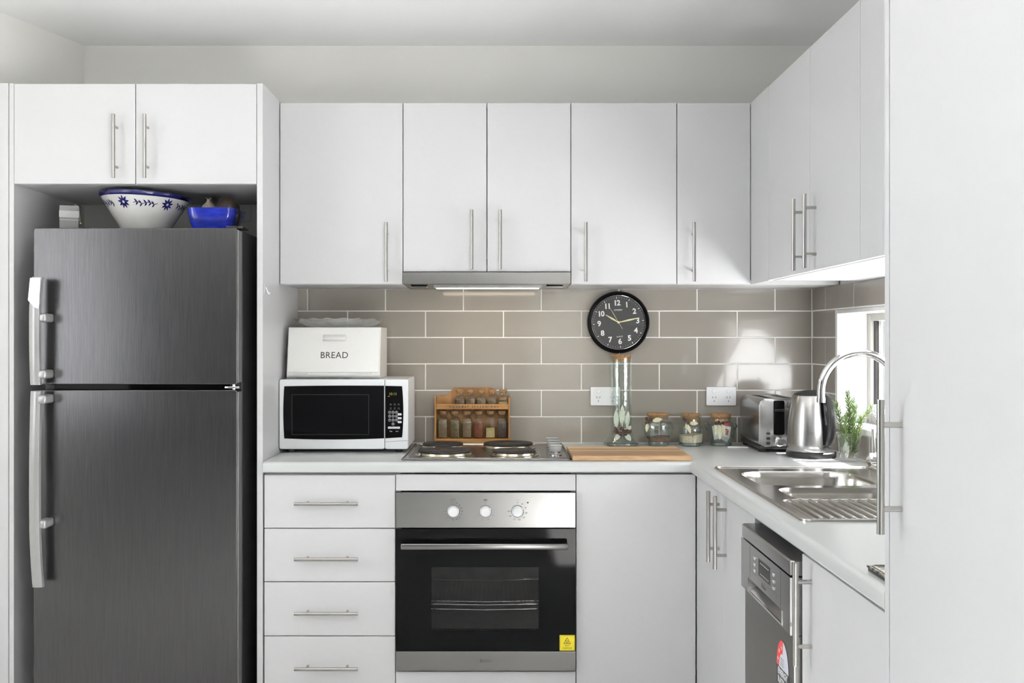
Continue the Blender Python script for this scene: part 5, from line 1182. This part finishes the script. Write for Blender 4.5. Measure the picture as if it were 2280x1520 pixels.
b = NB(); tube(b, [Vector((kx, ky_, CT + z)) + dv * r_ for r_, z in hp_], [0.011, 0.0135, 0.0155, 0.016, 0.016, 0.0155, 0.0145, 0.012, 0.008], 16, flat=0.62, up=sv); obj('handle', b, M['black'], kt, 60, label='black curved kettle handle')
b = NB()
rows_ = []
for z, r_ in ((0.048, 0.0830), (0.085, 0.0812), (0.130, 0.0772), (0.170, 0.0712), (0.205, 0.0645)):
    rows_.append([b.verts.new(Vector((kx, ky_, CT + z)) + dv * (r_ * math.cos(a_)) + sv * (r_ * math.sin(a_))) for a_ in [(-0.19 + 0.38 * i / 6) for i in range(7)]])
for A, B in zip(rows_, rows_[1:]):
    for i in range(6): b.faces.new((A[i], A[i + 1], B[i + 1], B[i]))
obj('handle_backing', b, M['black_gloss'], kt, 60)
sp = NB(); d2v = -dv
tube(sp, [Vector((kx, ky_, CT + 0.183)) + d2v * 0.058, Vector((kx, ky_, CT + 0.197)) + d2v * 0.074, Vector((kx, ky_, CT + 0.208)) + d2v * 0.084], [0.020, 0.015, 0.010], 14); obj('spout', sp, M['steel_v'], kt, 60)
b = NB(); base_p = Vector((kx, ky_, CT + 0.036)) + dv * 0.0835; tube(b, [base_p + sv * (0.014 * math.cos(a_)) + Vector((0, 0, 0.006 * math.sin(a_))) for a_ in [math.pi * i / 8 for i in range(9)]], 0.0015, 6); obj('switch_lever', b, M['black'], kt, 60)

# ================================================================== ROSEMARY IN A TUMBLER
gx, gy = 1.1460, -0.588
tg = thing('glass_tumbler', 'clear glass tumbler holding rosemary beside the kettle', 'tumbler', (gx, gy, CT))
b = NB(); lathe(b, [(0, 0.0), (0.0270, 0.0), (0.0285, 0.003), (0.0330, 0.040), (0.0415, 0.096), (0.0400, 0.096), (0.0315, 0.041), (0.0270, 0.012), (0.0, 0.010)], (gx, gy, CT), 40); obj('glass', b, M['clear'], tg, 45)
random.seed(11)
def sprig(i, pts, n_leaf, label):
    t = thing('rosemary_sprig', label, 'herb', (pts[0][0], pts[0][1], pts[0][2]), 'rosemary sprigs in the tumbler')
    P = [Vector(p) for p in pts]
    def at(s_):
        s_ *= len(P) - 1; k = min(int(s_), len(P) - 2); return P[k].lerp(P[k + 1], s_ - k), (P[k + 1] - P[k]).normalized()
    b = NB(); tube(b, P, [0.0016] * (len(P) - 1) + [0.0007], 6); obj('stem', b, M['stem'], t, 60)
    b = NB()
    for k in range(n_leaf):
        s_ = 0.06 + 0.94 * k / n_leaf; p, d_ = at(s_); a_ = k * 2.4 + random.uniform(-.4, .4)
        u_, v_ = frame_axes(d_); out = (u_ * math.cos(a_) + v_ * math.sin(a_)); L_ = random.uniform(0.016, 0.027) * (1.0 if s_ < 0.85 else 0.75)
        dd = (out * random.uniform(0.55, 0.95) + d_ * random.uniform(0.5, 0.95) + Vector((0, 0, random.uniform(-.1, .15)))).normalized()
        sd = dd.cross(out if abs(dd.dot(out)) < 0.95 else d_).normalized(); up_ = sd.cross(dd)
        A = b.verts.new(p); E = b.verts.new(p + dd * L_); mid = p + dd * L_ * 0.55
        m4 = [b.verts.new(mid + q) for q in (sd * 0.0017, up_ * 0.0007, -sd * 0.0017, -up_ * 0.0007)]
        for q in range(4): b.faces.new((A, m4[q], m4[(q + 1) % 4])); b.faces.new((E, m4[(q + 1) % 4], m4[q]))
    obj('needles', b, M['rosemary'], t, None, kind='stuff')
zb = CT + 0.014
def sp(i, dx, dy, bx_, by_, tx1, ty1, h, n, label):
    sprig(i, [(gx + bx_, gy + by_, zb), (gx + bx_ * 1.2 + dx * .25, gy + by_ * 1.2 + dy * .25, zb + h * .36), (gx + bx_ + dx * .62, gy + by_ + dy * .62, zb + h * .70), (gx + tx1, gy + ty1, zb + h)], n, label)
sp(0, 0.000, 0.000, 0.002, 0.004, -0.006, -0.004, 0.216, 260, 'tallest rosemary sprig, upright in the tumbler')
sp(1, -0.030, 0.000, -0.010, 0.004, -0.044, -0.004, 0.180, 190, 'rosemary sprig leaning left towards the kettle')
sp(2, 0.034, -0.040, 0.010, -0.006, 0.052, -0.070, 0.178, 150, 'rosemary sprig arching right towards the window')
sp(3, 0.010, -0.008, 0.002, -0.010, 0.014, -0.020, 0.168, 220, 'bushy rosemary sprig at the front of the tumbler')
sp(4, -0.010, -0.010, -0.010, -0.008, -0.020, -0.022, 0.145, 180, 'short rosemary sprig low at the left rim of the tumbler')
sp(5, 0.014, 0.006, 0.008, 0.006, 0.018, 0.010, 0.190, 220, 'tall rosemary sprig behind the tallest one, on its right')
sp(6, 0.022, -0.010, 0.012, -0.002, 0.032, -0.024, 0.135, 170, 'short rosemary sprig low at the right rim of the tumbler')
# cut-glass bowl on the window sill
cx2, cy2, cz2 = 1.2690, -0.560, WZ0 + 0.0163
cg = thing('crystal_bowl', 'small cut-crystal bowl on the window sill behind the tap', 'bowl', (cx2, cy2, cz2))
b = NB(); lathe(b, [(0, 0.0), (0.020, 0.0), (0.021, 0.004), (0.011, 0.012), (0.018, 0.022), (0.034, 0.050), (0.040, 0.078), (0.0375, 0.078), (0.031, 0.051), (0.014, 0.026), (0, 0.024)], (cx2, cy2, cz2), 14); obj('glass', b, M['crystal'], cg, None)
b = NB()
for k in range(14):
    for s_ in (-1, 1):
        pts = []
        for q in range(5):
            h_ = 0.024 + 0.050 * q / 4; r_ = 0.0205 + 0.0195 * (q / 4) ** 0.8; a_ = 2 * math.pi * k / 14 + s_ * 0.45 * q / 4
            pts.append((cx2 + r_ * math.cos(a_), cy2 + r_ * math.sin(a_), cz2 + h_))
        tube(b, pts, 0.0008, 4)
obj('cut_facets', b, M['ink_grey'], cg, None, kind='stuff')

# embossed tin at the worktop end
tn = thing('embossed_tin', 'flat dark embossed tin lying on the worktop end by the pantry', 'tin', (0.690, -2.216, CT))
ex0, ex1, ey0, ey1 = 0.6385, 0.742, -2.276, -2.157
obj('tin_base', bx(ex0 + 0.002, ex1 - 0.002, ey0 + 0.002, ey1 - 0.002, CT + 0.0002, CT + 0.0060, 0.001), M['black'], tn, 'W')
obj('tin_lid', bx(ex0, ex1, ey0, ey1, CT + 0.0063, CT + 0.0105, 0.0012), mat('pewter_relief', (0.06, 0.055, 0.05), 0.3, 0.8, scale=120, col2=(0.40, 0.38, 0.34), bump=1.0, bdist=0.003, contrast=(0.42, 0.6)), tn, 'W')
b = NB(); tube(b, [(x, y, CT + 0.0108) for x, y in rrect(ex0 + 0.007, ex1 - 0.007, ey0 + 0.007, ey1 - 0.007, 0.006, 4)], 0.0014, 6, closed=True); obj('beaded_border', b, M['brass_steel'], tn, 60)
